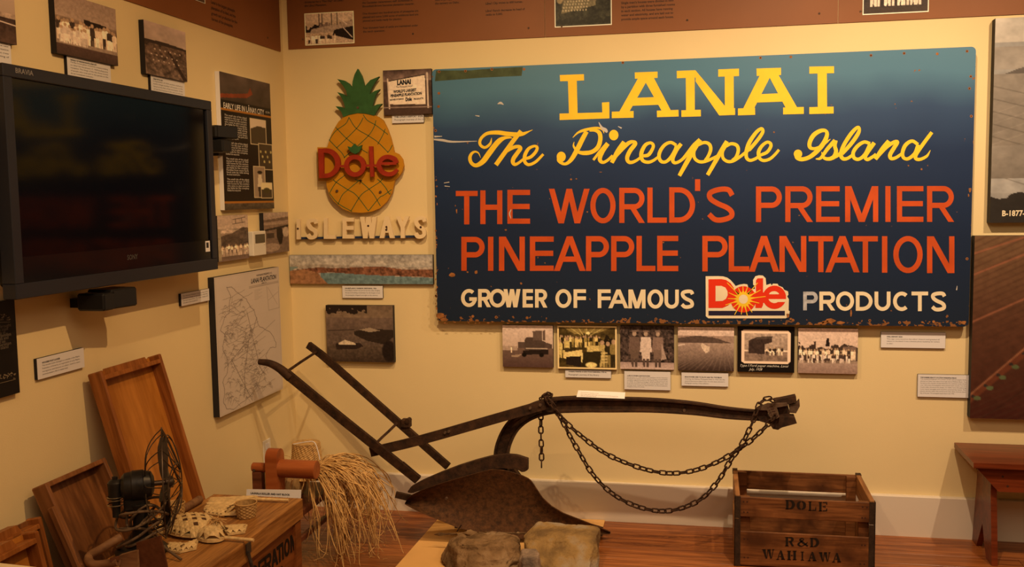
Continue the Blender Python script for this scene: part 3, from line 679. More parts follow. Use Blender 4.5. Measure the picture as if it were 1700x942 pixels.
row(M_red, [('T', 756.7, 793), ('H', 797.4, 834), ('E', 842.4, 880), ('W', 911.5, 978.5), ('O', 980, 1022), ('R', 1028, 1070), ('L', 1074.8, 1107), ('D', 1111, 1154), ("'", 1152.7, 1163.6), ('S', 1173.5, 1219),
         ('P', 1255, 1298), ('R', 1303.7, 1349), ('E', 1354.8, 1394), ('M', 1403, 1458), ('I', 1469.6, 1478.7), ('E', 1489, 1533), ('R', 1539, 1583.5)], 8.6,
    [(757, 317.5), (880, 315), (1000, 312.5), (1150, 311), (1300, 309.5), (1590, 309)], [(757, 373), (880, 371.5), (1100, 370), (1300, 368.8), (1590, 368.6)], SP)
row(M_red, [('P', 765.9, 804.6), ('I', 810.3, 819), ('N', 828.4, 871.3), ('E', 879.7, 919.2), ('A', 920, 971.6), ('P', 972.8, 1011), ('P', 1014.6, 1053), ('L', 1056.7, 1088), ('E', 1091, 1126),
         ('P', 1166, 1208), ('L', 1209.8, 1243.8), ('A', 1243.8, 1293), ('N', 1294, 1338.6), ('T', 1342.5, 1383), ('A', 1370.6, 1426.6), ('T', 1416, 1457.3), ('I', 1463.8, 1473.5), ('O', 1483, 1531.8), ('N', 1539, 1584.5)], 8.8,
    [(765, 393.6), (1000, 392.2), (1126, 391.7), (1590, 392.6)], [(765, 449.8), (1126, 450.5), (1300, 451.6), (1590, 454)], SP)
g = lambda a: 700 + a / 3.49
row(M_cream, [('G', g(228), g(320)), ('R', g(327), g(400)), ('O', g(392), g(487)), ('W', g(475), g(572)), ('E', g(585), g(645)), ('R', g(657), g(727)), ('O', g(775), g(868)), ('F', g(880), g(952)), ('F', g(1020), g(1095)), ('A', g(1083), g(1197)),
         ('M', g(1198), g(1297)), ('O', g(1308), g(1400)), ('U', g(1407), g(1490)), ('S', g(1500), g(1578))], 6.0, [(765, 480), (1155, 481.3)], [(765, 510), (1155, 513)], SP)
g = lambda a: 1150 + a / 3.091
row(M_cream, [('R', g(650), g(730)), ('O', g(735), g(828)), ('D', g(837), g(923)), ('U', g(933), g(1015)), ('C', g(1028), g(1117)), ('T', g(1123), g(1208)), ('S', g(1222), g(1300))], 6.2, [(1333, 484.5), (1571, 484.5)], [(1333, 515.5), (1571, 517.3)], SP)
row(M_worn, [('P', g(567), g(642))], 6.0, [(1333, 484.5), (1571, 484.5)], [(1333, 515.5), (1571, 517.3)], SP)
# fruit company logo on the sign
def LG(k): return lambda x, y: B(1160 + x / 10.625, 450 + y / 10.625, -SY - .0004 - .00035 * k)
mb = MB(); pl(mb, [(122, 95), (330, 93), (430, 97), (500, 118), (560, 160), (610, 215), (652, 268), (720, 242), (800, 230), (860, 240), (872, 290), (930, 322), (992, 318), (985, 262), (960, 245), (958, 160), (1000, 95), (1060, 78), (1130, 82), (1180, 130), (1192, 250), (1270, 225), (1285, 258), (1310, 225), (1390, 228), (1410, 262), (1480, 290), (1510, 335), (1575, 362), (1582, 420), (1560, 450), (1590, 500), (1585, 700), (1605, 712), (1592, 800), (1535, 838), (170, 838), (125, 800)], LG(0))
part(sign, 'logo_backing', mb, M_cream)
mb = MB(); q = LG(1)
pl(mb, [(172, 705), (1520, 705), (1520, 790), (172, 790)], q); part(sign, 'logo_bar', mb, M_navy)
mb = MB(); q = LG(2)
pl(mb, [(172, 148), (400, 145), (480, 160), (560, 215), (620, 300), (632, 400), (600, 520), (520, 610), (420, 655), (172, 655)], q)
mb.ellipse(787, 502, 226, 232, LG(2.6), 40); q = LG(2.2); pl(mb, [(1010, 170), (1035, 132), (1135, 130), (1135, 600), (1110, 655), (1000, 655), (1000, 500), (1008, 380)], q)
mb.ellipse(1335, 466, 206, 206, LG(2.4), 36); pl(mb, [(900, 380), (1180, 380), (1180, 560), (900, 600)], LG(2.1)); part(sign, 'logo_lettering', mb, M_logored)
mb = MB(); q = LG(3)
pl(mb, [(297, 265), (400, 265), (470, 295), (508, 360), (510, 430), (480, 495), (420, 530), (297, 535)], q)
pl(mb, [(1240, 413), (1255, 385), (1290, 365), (1330, 359), (1370, 366), (1405, 388), (1417, 413)], q); pl(mb, [(1230, 499), (1545, 499), (1535, 549), (1400, 549), (1365, 565), (1325, 570), (1280, 555), (1248, 530)], q)
part(sign, 'logo_counter', mb, M_cream, kind='stuff')
mb = MB(); q = LG(4)
for (x, y) in ((500, 208), (528, 385), (512, 488), (470, 603), (605, 650), (632, 775), (750, 770), (857, 792), (942, 732), (968, 625), (1068, 570), (1180, 452), (1090, 338), (1040, 210), (935, 335), (860, 285), (780, 275), (697, 300), (640, 340)):
    a = math.atan2(y - 500, x - 787); n_ = (-math.sin(a), math.cos(a)); bx, by = 787 + 110 * math.cos(a), 500 + 110 * math.sin(a)
    pl(mb, [(bx + 24 * n_[0], by + 24 * n_[1]), (bx + (x - bx) * .35 + 8 * n_[0], by + (y - by) * .35 + 8 * n_[1]), (x + 6 * n_[0], y + 6 * n_[1]), (x - 6 * n_[0], y - 6 * n_[1]), (bx + (x - bx) * .35 - 8 * n_[0], by + (y - by) * .35 - 8 * n_[1]), (bx - 24 * n_[0], by - 24 * n_[1])], q)
mb.ellipse(787, 500, 124, 124, LG(4.5)); part(sign, 'logo_sun', mb, M_yellow)
mb = MB(); mb.ellipse(787, 500, 80, 80, LG(5)); part(sign, 'logo_sun_center', mb, M_cream)
# nail holes, chips and scratches of the board
mb = MB(); rr = random.Random(3)
for x, y in ((729, 119), (772.7, 118), (816.6, 115), (870, 115), (1034, 104), (728.6, 155), (728, 177), (723, 217), (1262.6, 96), (1313, 94.5), (1446, 92), (1501, 88.5), (1556, 89.5), (1605.6, 85), (1611.7, 127), (1609.6, 147), (1612.5, 193), (1605.5, 430), (1263, 533.5), (1316.5, 532), (1444, 532.5), (1493.6, 536), (1550, 534.5), (1593.5, 537), (738, 526.6), (785, 525.5), (823.8, 527), (875, 528), (1038, 531), (1089, 530)):
    for p_, r_ in ((M_chip, 2.4),): mb.ellipse(x, y, r_, r_, lambda a, b: B(a, b, -SY - .0006), 8)
part(sign, 'rust_spot', mb, M_chip, kind='stuff')
mb = MB()
for v_ in ((729, 119), (772.7, 118), (816.6, 115), (1034, 104), (723, 217), (1262.6, 96), (1446, 92), (1501, 88.5), (1605.6, 85), (1611.7, 127), (1609.6, 147), (1612.5, 193), (1605.5, 430), (1263, 533.5), (1316.5, 532), (1444, 532.5), (1493.6, 536), (1593.5, 537), (738, 526.6), (823.8, 527), (1038, 531), (1089, 530)):
    mb.ellipse(v_[0], v_[1], 1.2, 1.2, lambda a, b: B(a, b, -SY - .0010), 8)
part(sign, 'nail_hole', mb, M_hole, kind='stuff')
mb = MB()
def blob(x, y, rx, ry, e=.0012):
    n = rr.randint(6, 9); mb.face([B(x + rx * rr.uniform(.5, 1.1) * math.cos(6.283 * i / n), y + ry * rr.uniform(.5, 1.1) * math.sin(6.283 * i / n), -SY - e) for i in range(n)])
for x, y, rx, ry in ((750.7, 456.5, 6, 4.5), (790, 452, 4, 3.4), (776, 452, 2, 1.6), (865, 471, 2, 2), (758, 350, 1.5, 5), (756, 342, 1, 2), (839.5, 382, 2, 1.6), (1378, 533, 12, 5), (1395, 536, 9, 3), (1365, 537, 9, 3), (1413, 520, 2, 8), (1610.5, 315, 2.5, 5), (1608, 325, 1.5, 4), (731, 525, 7, 8), (735, 531, 8, 5), (1308, 524, 4, 4), (1316, 531, 2.5, 2.5), (1600, 536, 6, 4), (1285, 219.5, 2, 1.8), (1508, 275, 1.6, 1.6), (1530, 281, 2, 2), (1540, 275, 1.4, 1.4), (948, 298, 2, 1.8), (957, 297, 1.5, 1.5), (997, 286, 2.6, .8), (1486, 173, 1.4, 1.4), (1313, 530, 3, 2), (893, 428, 1, 1.6), (904.6, 437, 1.2, 1.6), (1101.5, 403, 1.6, 1.8), (975, 352, 1.6, 1.8)): blob(x, y, rx, ry)
for i in range(60): blob(rr.uniform(735, 1600), rr.uniform(533, 538) , rr.uniform(1, 4), rr.uniform(.6, 1.6))
for i in range(22): blob(rr.uniform(723, 726), rr.uniform(300, 520), rr.uniform(.8, 2), rr.uniform(1, 3))
part(sign, 'paint_chip', mb, M_chip, kind='stuff')
mb = MB()
for s in ([(720, 231.5, 2.4), (735, 233, 4), (752, 235.5, 3), (792, 234.5, .8)], [(721, 227, 3), (734, 226.5, 1)], [(737, 304, 1), (746, 302.5, 1.4)], [(738, 309, 1.4), (747, 310, .8)], [(994, 203, 1), (999, 212, 4), (1005, 216, 6), (1008, 220, 3)], [(1026, 210, 1), (1032, 213, 2.4)], [(826, 173, 1), (831, 171, 4), (836, 174, 1)], [(789, 192, 1), (796, 193, 2)], [(848, 363, 1), (846, 355, 2), (848.5, 348, 1)], [(1589, 475, .8), (1588, 482, 2)]):
    mb.ribbon(s, lambda a, b: B(a, b, -SY - .0013))
part(sign, 'scratch', mb, M_scr, kind='stuff')
M_patch = plain('old_tape_patch', (.06, .085, .04), .6, var=.3, scale=25)
mb = MB(); mb.face([B(x, y, -SY - .0002) for x, y in ((724, 117), (780, 117), (800, 115), (868, 111), (866, 126), (800, 129), (722, 135))]); part(sign, 'tape_residue', mb, M_patch)

# ------------------------------------------------------------------ pineapple cut-out
PY = .04
pine = thing('pineapple_sign', 'wooden pineapple cut-out with raised red lettering and green crown', 'sign', (B(597, 353, -PY)[0], -.02, B(597, 353, -PY)[2]))
def PP(e=0.): return lambda x, y: B(x, y, -PY - e)
body = [(597, 187), (583, 189.5), (570, 194.6), (562, 202), (555.9, 211.8), (550, 223), (546.5, 233), (543, 244.7), (526.7, 244.6), (528.3, 300.6), (541.5, 300.6), (542.3, 310), (546.8, 323.7), (553.8, 334), (568.3, 346.8), (582.7, 352.4), (600.7, 353.6), (617, 351.5), (631, 345.8), (643, 334), (650.3, 320.5), (655.1, 299.3), (660.5, 294.6), (666.8, 286.6), (670, 276), (667.9, 264.3), (661.5, 255.8), (654, 252.6), (652, 243), (648, 228), (642.9, 214), (635.9, 200), (628, 194), (617, 189.5)]
part(pine, 'fruit_board', MB().prism([PP()(x, y) for x, y in body], (0, .018, 0)), M_pineY)
c6 = lambda x, y: (330 + x / 4.25, 80 + y / 4.25)
crown = [c6(*q) for q in ((1120, 145), (1148, 195), (1162, 240), (1168, 272), (1210, 225), (1272, 200), (1240, 245), (1215, 290), (1205, 325), (1240, 302), (1278, 290), (1250, 325), (1235, 370), (1225, 412), (1258, 397), (1292, 393), (1265, 425), (1238, 476), (1180, 462), (1120, 458), (1060, 470), (1020, 487), (1005, 450), (963, 410), (1000, 413), (1032, 426), (1025, 390), (1008, 350), (975, 310), (1010, 320), (1047, 341), (1040, 300), (1015, 262), (976, 218), (1025, 228), (1060, 250), (1080, 280), (1085, 235), (1097, 190))]
part(pine, 'crown_board', MB().prism([PP(.004)(x, y) for x, y in crown], (0, .018, 0)), M_pineG)
mb = MB()
dl = lambda x, y: (515 + x / 9.42, 225 + y / 9.42)
c7 = lambda x, y: (330 + x / 2.77, 280 + y / 2.77)
for ln in ([c6(1160, 470), c6(1190, 510), c6(1250, 545), c6(1335, 610)], [c6(1058, 487), c6(1110, 565), c6(1200, 620), c6(1265, 665), c6(1335, 735)], [c6(965, 558), c6(1040, 635), c6(1110, 690), c6(1190, 740)], [c6(920, 648), c6(975, 705), c6(1010, 740), c6(1030, 775)],
           [c6(1160, 490), c6(1140, 530), c6(1110, 570), c6(1040, 640), c6(972, 705)], [c6(1250, 510), c6(1235, 560), c6(1195, 620), c6(1110, 700), c6(1040, 760), c6(1025, 775)], [c6(1315, 570), c6(1300, 610), c6(1262, 680)], [c6(1365, 685), c6(1350, 715), c6(1332, 738)], [c6(1060, 490), c6(1035, 535), c6(965, 585), c6(920, 650)],
           [dl(360, 690), dl(410, 735), dl(590, 850), dl(720, 935), c7(780, 195)], [dl(700, 690), dl(790, 725), dl(920, 840), dl(1000, 935), c7(835, 172)], [dl(1050, 685), dl(1100, 725), dl(1180, 820), dl(1240, 920), c7(880, 110)],
           [dl(545, 620), dl(405, 735), dl(300, 905)], [dl(770, 700), dl(590, 850), dl(500, 935), c7(640, 165)], [dl(1135, 670), dl(1085, 730), dl(920, 840), dl(790, 940), c7(700, 195)], [dl(1275, 845), dl(1150, 935), c7(830, 135), c7(780, 195)], [dl(300, 905), c7(640, 160), c7(705, 198)]):
    mb.ribbon([(x, y, 1.15) for x, y in ln], PP(.0008), n=5)
part(pine, 'painted_lines', mb, M_pineG, kind='stuff')
mb = MB(); D3 = (0, .014, 0); q = lambda e: (lambda x, y: PP(e + .00005 * LAYER[0])(*dl(x, y)))
RZ = .034
def rb(pts, closed=False, dense=True): bump_layer(); mb.ribbon(pts, q(RZ), D3, closed=closed, dense=dense)
mb.prism([q(RZ)(*v) for v in ((122, 205), (208, 205), (210, 668), (140, 668))], D3)
rb([(200, 237, 70), (280, 240, 72), (350, 275, 76), (410, 350, 78), (430, 440, 80), (405, 530, 80), (340, 600, 74), (270, 628, 70), (200, 632, 70)])
bump_layer(); mb.ribbon([(697 + 135 * math.cos(math.radians(a)), 475 + 138 * math.sin(math.radians(a)), 72) for a in range(0, 360, 15)], q(RZ), D3, dense=False, closed=True)
mb.prism([q(RZ)(*v) for v in ((915, 170), (978, 170), (995, 645), (940, 648))], D3)
bump_layer(); rb([(1080, 440, 40), (1200, 440, 42), (1345, 437, 42)]); rb([(1345, 440, 70), (1310, 370, 74), (1210, 335, 68), (1120, 370, 70), (1070, 460, 72), (1110, 560, 70), (1200, 605, 68), (1290, 595, 66), (1360, 535, 50)])
for x0_, x1_, yy in ((455, 540, 480), (855, 930, 472), (985, 1045, 470)): bump_layer(); mb.prism([q(RZ)(*v) for v in ((x0_, yy - 18), (x1_, yy - 18), (x1_, yy + 18), (x0_, yy + 18))], D3)
part(pine, 'raised_lettering', mb, M_pineR)
mb = MB().prism([q(RZ)(*v) for v in ((580, 170), (640, 185), (690, 128), (735, 178), (805, 150), (790, 210), (760, 262), (705, 290), (650, 268), (605, 225))], D3); part(pine, 'raised_leaf', mb, M_pineG)
mb = MB()
for x, y in (dl(417, 870), dl(1095, 885), c6(1122, 420)): mb.lathe([(0, -.003), (.006, -.003), (.007, .002)], PP(.004)(x, y), 'y', 10)
for x, y in ((560, 260), (650, 270), (600, 300)): mb.lathe([(.004, 0), (.004, RZ - .014), ], PP(0)(x, y) + V((0, -RZ + .014, 0)), 'y', 8)
part(pine, 'screw', mb, M_ironpale)
# carved letters
isl = thing('carved_word_sign', 'cream carved capital letters on a thin blue bar below the pineapple', 'sign', (B(600, 395, -.03)[0], -.005, B(600, 397, -.03)[2]))
iw = lambda x, y: B(490 + x / 7.39, 350 + y / 7.39, -.034 - .00005 * LAYER[0])
part(isl, 'bar', MB().prism([B(490 + x / 7.39, 350 + y / 7.39, -.018) for x, y in ((40, 326), (1500, 303), (1500, 331), (40, 351))], (0, .014, 0)), M_blue)
for ch, a, b_, yt, yb, t_ in (('I', 15, 60, 105, 352, 44), ('S', 132, 275, 98, 352, 46), ('L', 350, 493, 90, 346, 46), ('E', 580, 720, 88, 342, 46), ('W', 798, 998, 76, 340, 48), ('A', 1038, 1212, 72, 337, 48), ('Y', 1238, 1397, 70, 337, 48), ('S', 1456, 1607, 70, 342, 46)):
    mb = MB(); glyph(mb, ch, a, b_, yt, yb, t_, iw, (0, .014, 0)); part(isl, 'letter', mb, M_letter)
mb = MB()
for x, y in ((33, 222), (897, 187), (1120, 200), (1118, 235), (1540, 203)): mb.lathe([(0, -.0015), (.0055, -.0015), (.006, .001)], iw(x, y), 'y', 9)
part(isl, 'screw_hole', mb, M_hole, kind='stuff')
# ------------------------------------------------------------------ photographs on the back wall
p = Pic(90, 82, (.10, .07, .06)); p.grad(0, (.10, .07, .065), .25, (.25, .19, .17)).noise(7, .5).poly([(.1, .26), (.86, .14), (.87, .78), (.12, .76)], (.60, .53, .46)).line([(.1, .25), (.86, .13)], .02, DK)
p.line([(.1, .2), (.13, 1)], .03, (.5, .43, .38)).line([(.91, .1), (.92, .95)], .035, (.5, .43, .38)).line([(0, .83), (1, .84)], .02, (.3, .24, .22)).poly([(0, .86), (1, .87), (1, 1), (0, 1)], (.09, .06, .05)).noise(25, .15)
t, P, u, (wd, ht) = panel('b', (636.5, 115.5, 716.5, 190), 'photo_print', 'dark photo of a white billboard, at the upper left corner of the blue sign', 'photograph', p, off=.024)
mb = MB(); u2 = V((1, 0, .05)).normalized()
put_text(mb, ['LANAI'], P(.29, .23, .001), u2, ht * .14, width=wd * .29, bold=.002); put_text(mb, ['The Pineapple Island'], P(.27, .36, .001), u2, ht * .065, width=wd * .34, shear=.3)
put_text(mb, ['WORLD’S LARGEST'], P(.21, .45, .001), u2, ht * .085, width=wd * .48, bold=.001); put_text(mb, ['PINEAPPLE PLANTATION'], P(.15, .54, .001), u2, ht * .085, width=wd * .65, bold=.001)
put_text(mb, ['GROWER OF FAMOUS'], P(.13, .645, .001), u2, ht * .05, width=wd * .29, bold=.0005); put_text(mb, ['Dole'], P(.46, .62, .001), u2, ht * .11, width=wd * .13, bold=.0015); put_text(mb, ['PRODUCTS'], P(.63, .645, .001), u2, ht * .05, width=wd * .2, bold=.0005)
part(t, 'lettering', mb, M_ink, kind='stuff')
plaque('b', (651, 189.5, 703.5, 204), 'small white caption plaque below the billboard photo', 'THE LĀNA‘I AIRPORT SIGN, 1950', ['Photograph courtesy of the collection'])
p = Pic(200, 42, (.45, .38, .33)); p.grad(0, (.36, .35, .35), .3, (.50, .46, .42)).noise(5, .3, 0, .4).grad(.3, (.50, .46, .42), .42, (.42, .40, .38))
p.poly([(0, .38), (.2, .33), (.6, .40), (1, .5), (1, .6), (0, .45)], (.38, .33, .29))
p.poly([(.0, .55), (.1, .48), (.2, .43), (.35, .46), (.5, .42), (.65, .40), (.8, .5), (1, .5), (1, .76), (.8, .73), (.6, .70), (.45, .66), (.3, .6), (.2, .62), (.1, .9), (0, .95)], (.20, .085, .05)).noise(14, .8, .42, .74)
p.poly([(.22, .63), (.33, .61), (.5, .67), (.75, .73), (1, .78), (1, 1), (.22, 1)], (.15, .24, .27)).noise(9, .12, .7, 1)
p.poly([(0, .55), (.1, .5), (.2, .6), (.23, .8), (.27, 1), (0, 1)], (.33, .17, .09)).noise(12, .5).poly([(0, .40), (.07, .42), (0, .56)], (.2, .27, .27))
panel('b', ((481, 424), (718, 423), (719.5, 472.5), (481.5, 471)), 'panorama_print', 'long narrow colour panorama of a rocky coast above a small caption', 'photograph', p, off=.022)
plaque('b', (568.5, 475, 635.5, 495), 'white caption plaque centred under the coast panorama', 'KAUMĀLAPA‘U HARBOR DREDGING, 1926', ['Kaumālapa‘u Harbor was carved into the coast, dredging', 'the bay and building a breakwater for the barges to load', 'the pineapples shipped overnight to the cannery.'])
p = Pic(110, 92, (.16, .125, .10)); p.grad(0, (.17, .13, .10), .22, (.22, .17, .13)).grad(.22, (.17, .13, .11), .7, (.13, .10, .085)).grad(.7, (.13, .10, .08), 1, (.07, .05, .04)).noise(20, .25)
p.hang(.16, DK, 16, 0, .62); p.line([(.03, .45), (.42, .43)], .012, DK).poly([(.42, .46), (.6, .40), (1, .43), (1, .55), (.85, .68), (.6, .62), (.42, .52)], (.05, .037, .03)).poly([(.5, .43), (.65, .39), (.8, .44), (.65, .47)], (.30, .25, .2))
p.poly([(.13, .68), (.5, .66), (.55, .72), (.45, .77), (.15, .78)], (.05, .035, .03)).poly([(.18, .67), (.28, .61), (.42, .66), (.44, .69), (.18, .7)], (.48, .42, .34)).ell(.93, .8, .1, .18, DK).noise(40, .3, .5, 1)
panel('b', ((541, 507), (652, 508), (654, 603), (543, 599.5)), 'photo_print', 'dark photo of boats in a harbour, behind the plow handles', 'photograph', p, off=.03)
# row below the blue sign
p = Pic(84, 70, (.5, .42, .38)); p.grad(0, (.52, .44, .40), .5, (.46, .38, .34)).grad(.55, (.18, .13, .11), 1, (.11, .07, .065)).poly([(0, .5), (.3, .5), (.3, .6), (0, .6)], (.36, .29, .25))
p.poly([(.44, .35), (.48, .28), (.62, .28), (.86, .4), (.86, .6), (.44, .6)], (.10, .075, .065)).poly([(.60, .14), (.84, .12), (.85, .36), (.61, .36)], (.15, .115, .10)).line([(.79, .13), (.79, .35)], .012, SK).poly([(.31, .4), (.44, .4), (.44, .55), (.31, .55)], (.12, .09, .08)).poly([(.84, .4), (.98, .45), (.98, .55), (.84, .55)], (.12, .09, .08))
p.poly([(.4, .6), (.9, .57), (.9, .68), (.4, .7)], DK).ell(.43, .7, .045, .05, (.02, .015, .012)).ell(.77, .7, .045, .05, (.02, .015, .012)).line([(.47, .55), (.88, .55)], .02, (.45, .38, .32)).people(.15, .25, .66, .15, 1).poly([(.18, .72), (.4, .68), (.3, .76), (.18, .76)], (.32, .25, .2)).noise(25, .15)
panel('b', (834.5, 540.5, 918, 610), 'photo_print', 'photo of an old truck beside a round water tank, first under the blue sign', 'photograph', p)
p = Pic(100, 72, (.10, .075, .03)); p.noise(10, .6).poly([(.1, .04), (.9, .04), (.7, .16), (.3, .2)], (.25, .20, .09))
for k in range(5): p.line([(.2 + .15 * k, .03), (.4 + .04 * k, .22)], .012, (.5, .42, .2))
p.trees(.1, .42, (.03, .022, .012), 12, .65, 1).ell(.52, .17, .03, .03, (.7, .6, .35)).people(.03, .72, .5, .26, 16, ((.62, .52, .28), (.55, .45, .22), (.05, .04, .02), (.3, .24, .1)), seed=2).people(.7, .98, .95, .6, 3, ((.25, .2, .09), (.05, .04, .02), (.4, .33, .16)), seed=5).people(.02, .2, .75, .45, 3, ((.5, .42, .2), (.08, .06, .03)), seed=9)
p.poly([(.12, .62), (.42, .55), (.44, .85), (.1, .75)], (.6, .5, .26)).poly([(.15, .72), (.4, .7), (.4, .95), (.15, .9)], DK).poly([(.5, .47), (.7, .45), (.7, .58), (.5, .6)], (.5, .42, .2)).poly([(.45, .6), (.75, .58), (.7, .97), (.4, .95)], (.05, .04, .018)).ell(.57, .9, .09, .06, (.62, .53, .28))
for k in range(4): p.line([(.74, .62 + .07 * k), (.83, .62 + .07 * k)], .03, (.5, .42, .22))
p.noise(35, .3).border(.035, (.62, .52, .32))
panel('b', (925.5, 541.5, 1024, 613), 'photo_print', 'sepia photo of a crowded packing shed with a cream border', 'photograph', p)
p = Pic(90, 73, (.08, .06, .055)); p.noise(24, 1.1).noise(12, .5).grad(.84, (.34, .27, .26), 1, (.46, .38, .36))
for cx, c1, c2 in ((.27, (.17, .125, .11), (.16, .12, .10)), (.48, (.50, .43, .40), (.50, .43, .40)), (.70, (.24, .18, .16), (.2, .15, .13))):
    p.poly([(cx - .09, .26), (cx + .09, .26), (cx + .11, .6), (cx - .11, .6)], c1).poly([(cx - .08, .55), (cx + .08, .55), (cx + .07, .8), (cx - .07, .8)], c2).poly([(cx - .06, .76), (cx - .01, .76), (cx - .01, .95), (cx - .05, .95)], (.12, .09, .08)).poly([(cx + .01, .76), (cx + .06, .76), (cx + .05, .95), (cx + .01, .95)], (.12, .09, .08)).ell(cx, .19, .036, .05, (.36, .28, .23)).ell(cx, .13, .05, .025, (.2, .15, .13))
p.poly([(.77, .4), (.86, .75), (.76, .78)], (.35, .28, .25)).noise(40, .2)
panel('b', (1029.5, 541.5, 1119, 613.5), 'photo_print', 'photo of three people standing in front of dense leaves', 'photograph', p)
def rows_(p, y0, vx, n, c, al=.35):
    for i in range(n): x = -1 + 3 * i / n; p.line([(vx, y0), (vx + (x - vx) * 1.0, 1.02)], .012, c, al)
    return p
p = Pic(94, 74, (.3, .23, .2)); p.grad(0, (.55, .46, .42), .2, (.5, .41, .37)).poly([(0, .26), (.35, .2), (.65, .24), (1, .38), (1, .45), (0, .42)], (.12, .09, .08)).grad(.36, (.34, .27, .24), 1, (.06, .04, .035)); rows_(p, .36, .82, 26, (.32, .25, .21)); p.poly([(.44, .36), (.48, .4), (.52, .43), (.57, .45), (.56, .55), (.5, .6), (.44, .5), (.41, .42)], (.52, .44, .38)).line([(0, .43), (.12, .4)], .02, SK).noise(30, .25)
panel('b', (1125.5, 543.5, 1218.5, 616), 'photo_print', 'photo of a pale mule in long plowed furrows', 'photograph', p)
p = Pic(96, 77, (.015, .012, .012)); p.poly([(.07, .1), (.12, .06), (.88, .08), (.93, .14), (.93, .74), (.88, .8), (.12, .8), (.07, .76)], (.62, .52, .44)); 
q_ = (np.abs(p.X - .5) < .38) & (p.Y > .14) & (p.Y < .75); k = p.a.copy(); p.grad(.1, (.40, .33, .29), .5, (.33, .27, .23)).grad(.55, (.26, .20, .17), .8, (.22, .17, .14)).poly([(.2, .3), (.35, .22), (.6, .24), (.6, .34), (.48, .38), (.48, .6), (.2, .58)], (.07, .05, .045)).people(.5, .8, .62, .18, 6, seed=3).poly([(.33, .22), (.62, .2), (.6, .26), (.33, .27)], (.1, .08, .07)).noise(22, .4); p.a = np.where(q_[..., None], p.a, k)
t, P, u, (wd, ht) = panel('b', (1224.5, 543.5, 1319, 618.5), 'photo_print', 'black album page holding a photo of farm machinery, handwriting below', 'photograph', p)
mb = MB(); put_text(mb, ['Type I Ford paper machine, Lanai'], P(.05, .83, .001), u, ht * .075, width=wd * .85, shear=.4); put_text(mb, ['July, 1928'], P(.2, .91, .001), u, ht * .075, width=wd * .24, shear=.4); part(t, 'handwriting', mb, M_textlight, kind='stuff')
p = Pic(100, 77, (.3, .24, .2)); p.grad(0, (.55, .45, .40), .45, (.50, .41, .36)).trees(.2, .55, (.07, .05, .045), 10, 0, .3).trees(.26, .55, (.08, .06, .05), 7, .3, 1).poly([(.48, .22), (.52, .22), (.53, .4), (.46, .4)], DK).grad(.55, (.12, .09, .08), .72, (.12, .09, .08)).poly([(.75, .4), (.97, .4), (.97, .55), (.75, .55)], (.2, .15, .13)).people(.03, .97, .7, .25, 20, seed=8).people(.02, .88, .76, .2, 18, ((.62, .54, .48), (.5, .42, .38), (.1, .07, .06)), seed=12).grad(.76, (.34, .27, .24), 1, (.27, .20, .18)).noise(30, .2)
panel('b', (1325, 545.5, 1424, 620.5), 'photo_print', 'photo of a seated and standing group, rightmost of the row below the blue sign', 'photograph', p)
plaque('b', (938.5, 615, 1014.5, 627.5), 'thin caption plaque under the packing shed photo', 'Company Assembly at Labor Force Celebration, 1926 ca.', ['Photograph courtesy of the library'], hs=.75)
plaque('b', (1036.5, 617, 1113, 647.5), 'tall caption plaque under the photo of three people', 'A VISIT TO THE NEW LANA‘I PLANTATION', ['On January 17, 1926, sixty-nine members of the Hawaiian', 'Pineapple Company visited a group of labor and pineapple', 'company officials by boat to the island. They came to see', 'in 1922. A Hibiscus hedge, they planted, was cut', 'and the houses, street and store, the town, the', 'camps and roads to the harbor at Kaumalapau.', 'Photograph courtesy of the archives.'], m=(.06, .22), fill=.7)
plaque('b', (1131.5, 619, 1209, 641.5), 'caption plaque below the mule photo', 'MULE POWER USED TO PLOW AND TILL THE FIELDS', ['Clearing the Palawai Pineapple fields in 1923 was the', 'second harvest in Lāna‘i City. A mule team plowed it', 'Photograph courtesy of the collection'], m=(.07, .3), fill=.62)
plaque('b', (1462.5, 552, 1569.5, 578), 'wide caption plaque right of the group photo, under the sign edge', '1950s AIRPORT SIGN', ['This sign once stood at the Lāna‘i Airport and greeted all', 'visitors to the island. It was a favorite photo backdrop for visitors', 'to Lāna‘i.'], m=(.09, .26), fill=.58)
plaque('b', (1523.5, 622.5, 1608, 660), 'square caption plaque touching the red field picture', 'THE SUMMER BEAUTY OF LĀNA‘I PINEAPPLE FIELDS', ['This aerial photograph of a corner of the vast pineapple fields', 'planted on Lāna‘i was taken from high above Pālāwai Basin. The', 'harvest in the month of July between the summer peak when', 'over 100 acres of pineapples were picked each month. Cut the', 'roads sides showed the shape, to make sure the planting', 'rows were straight and machine planted by hand. The', 'plants thrive with the wind and rain that comes each', 'day of the year. The pineapple stayed there until 1992.'], m=(.05, .1))
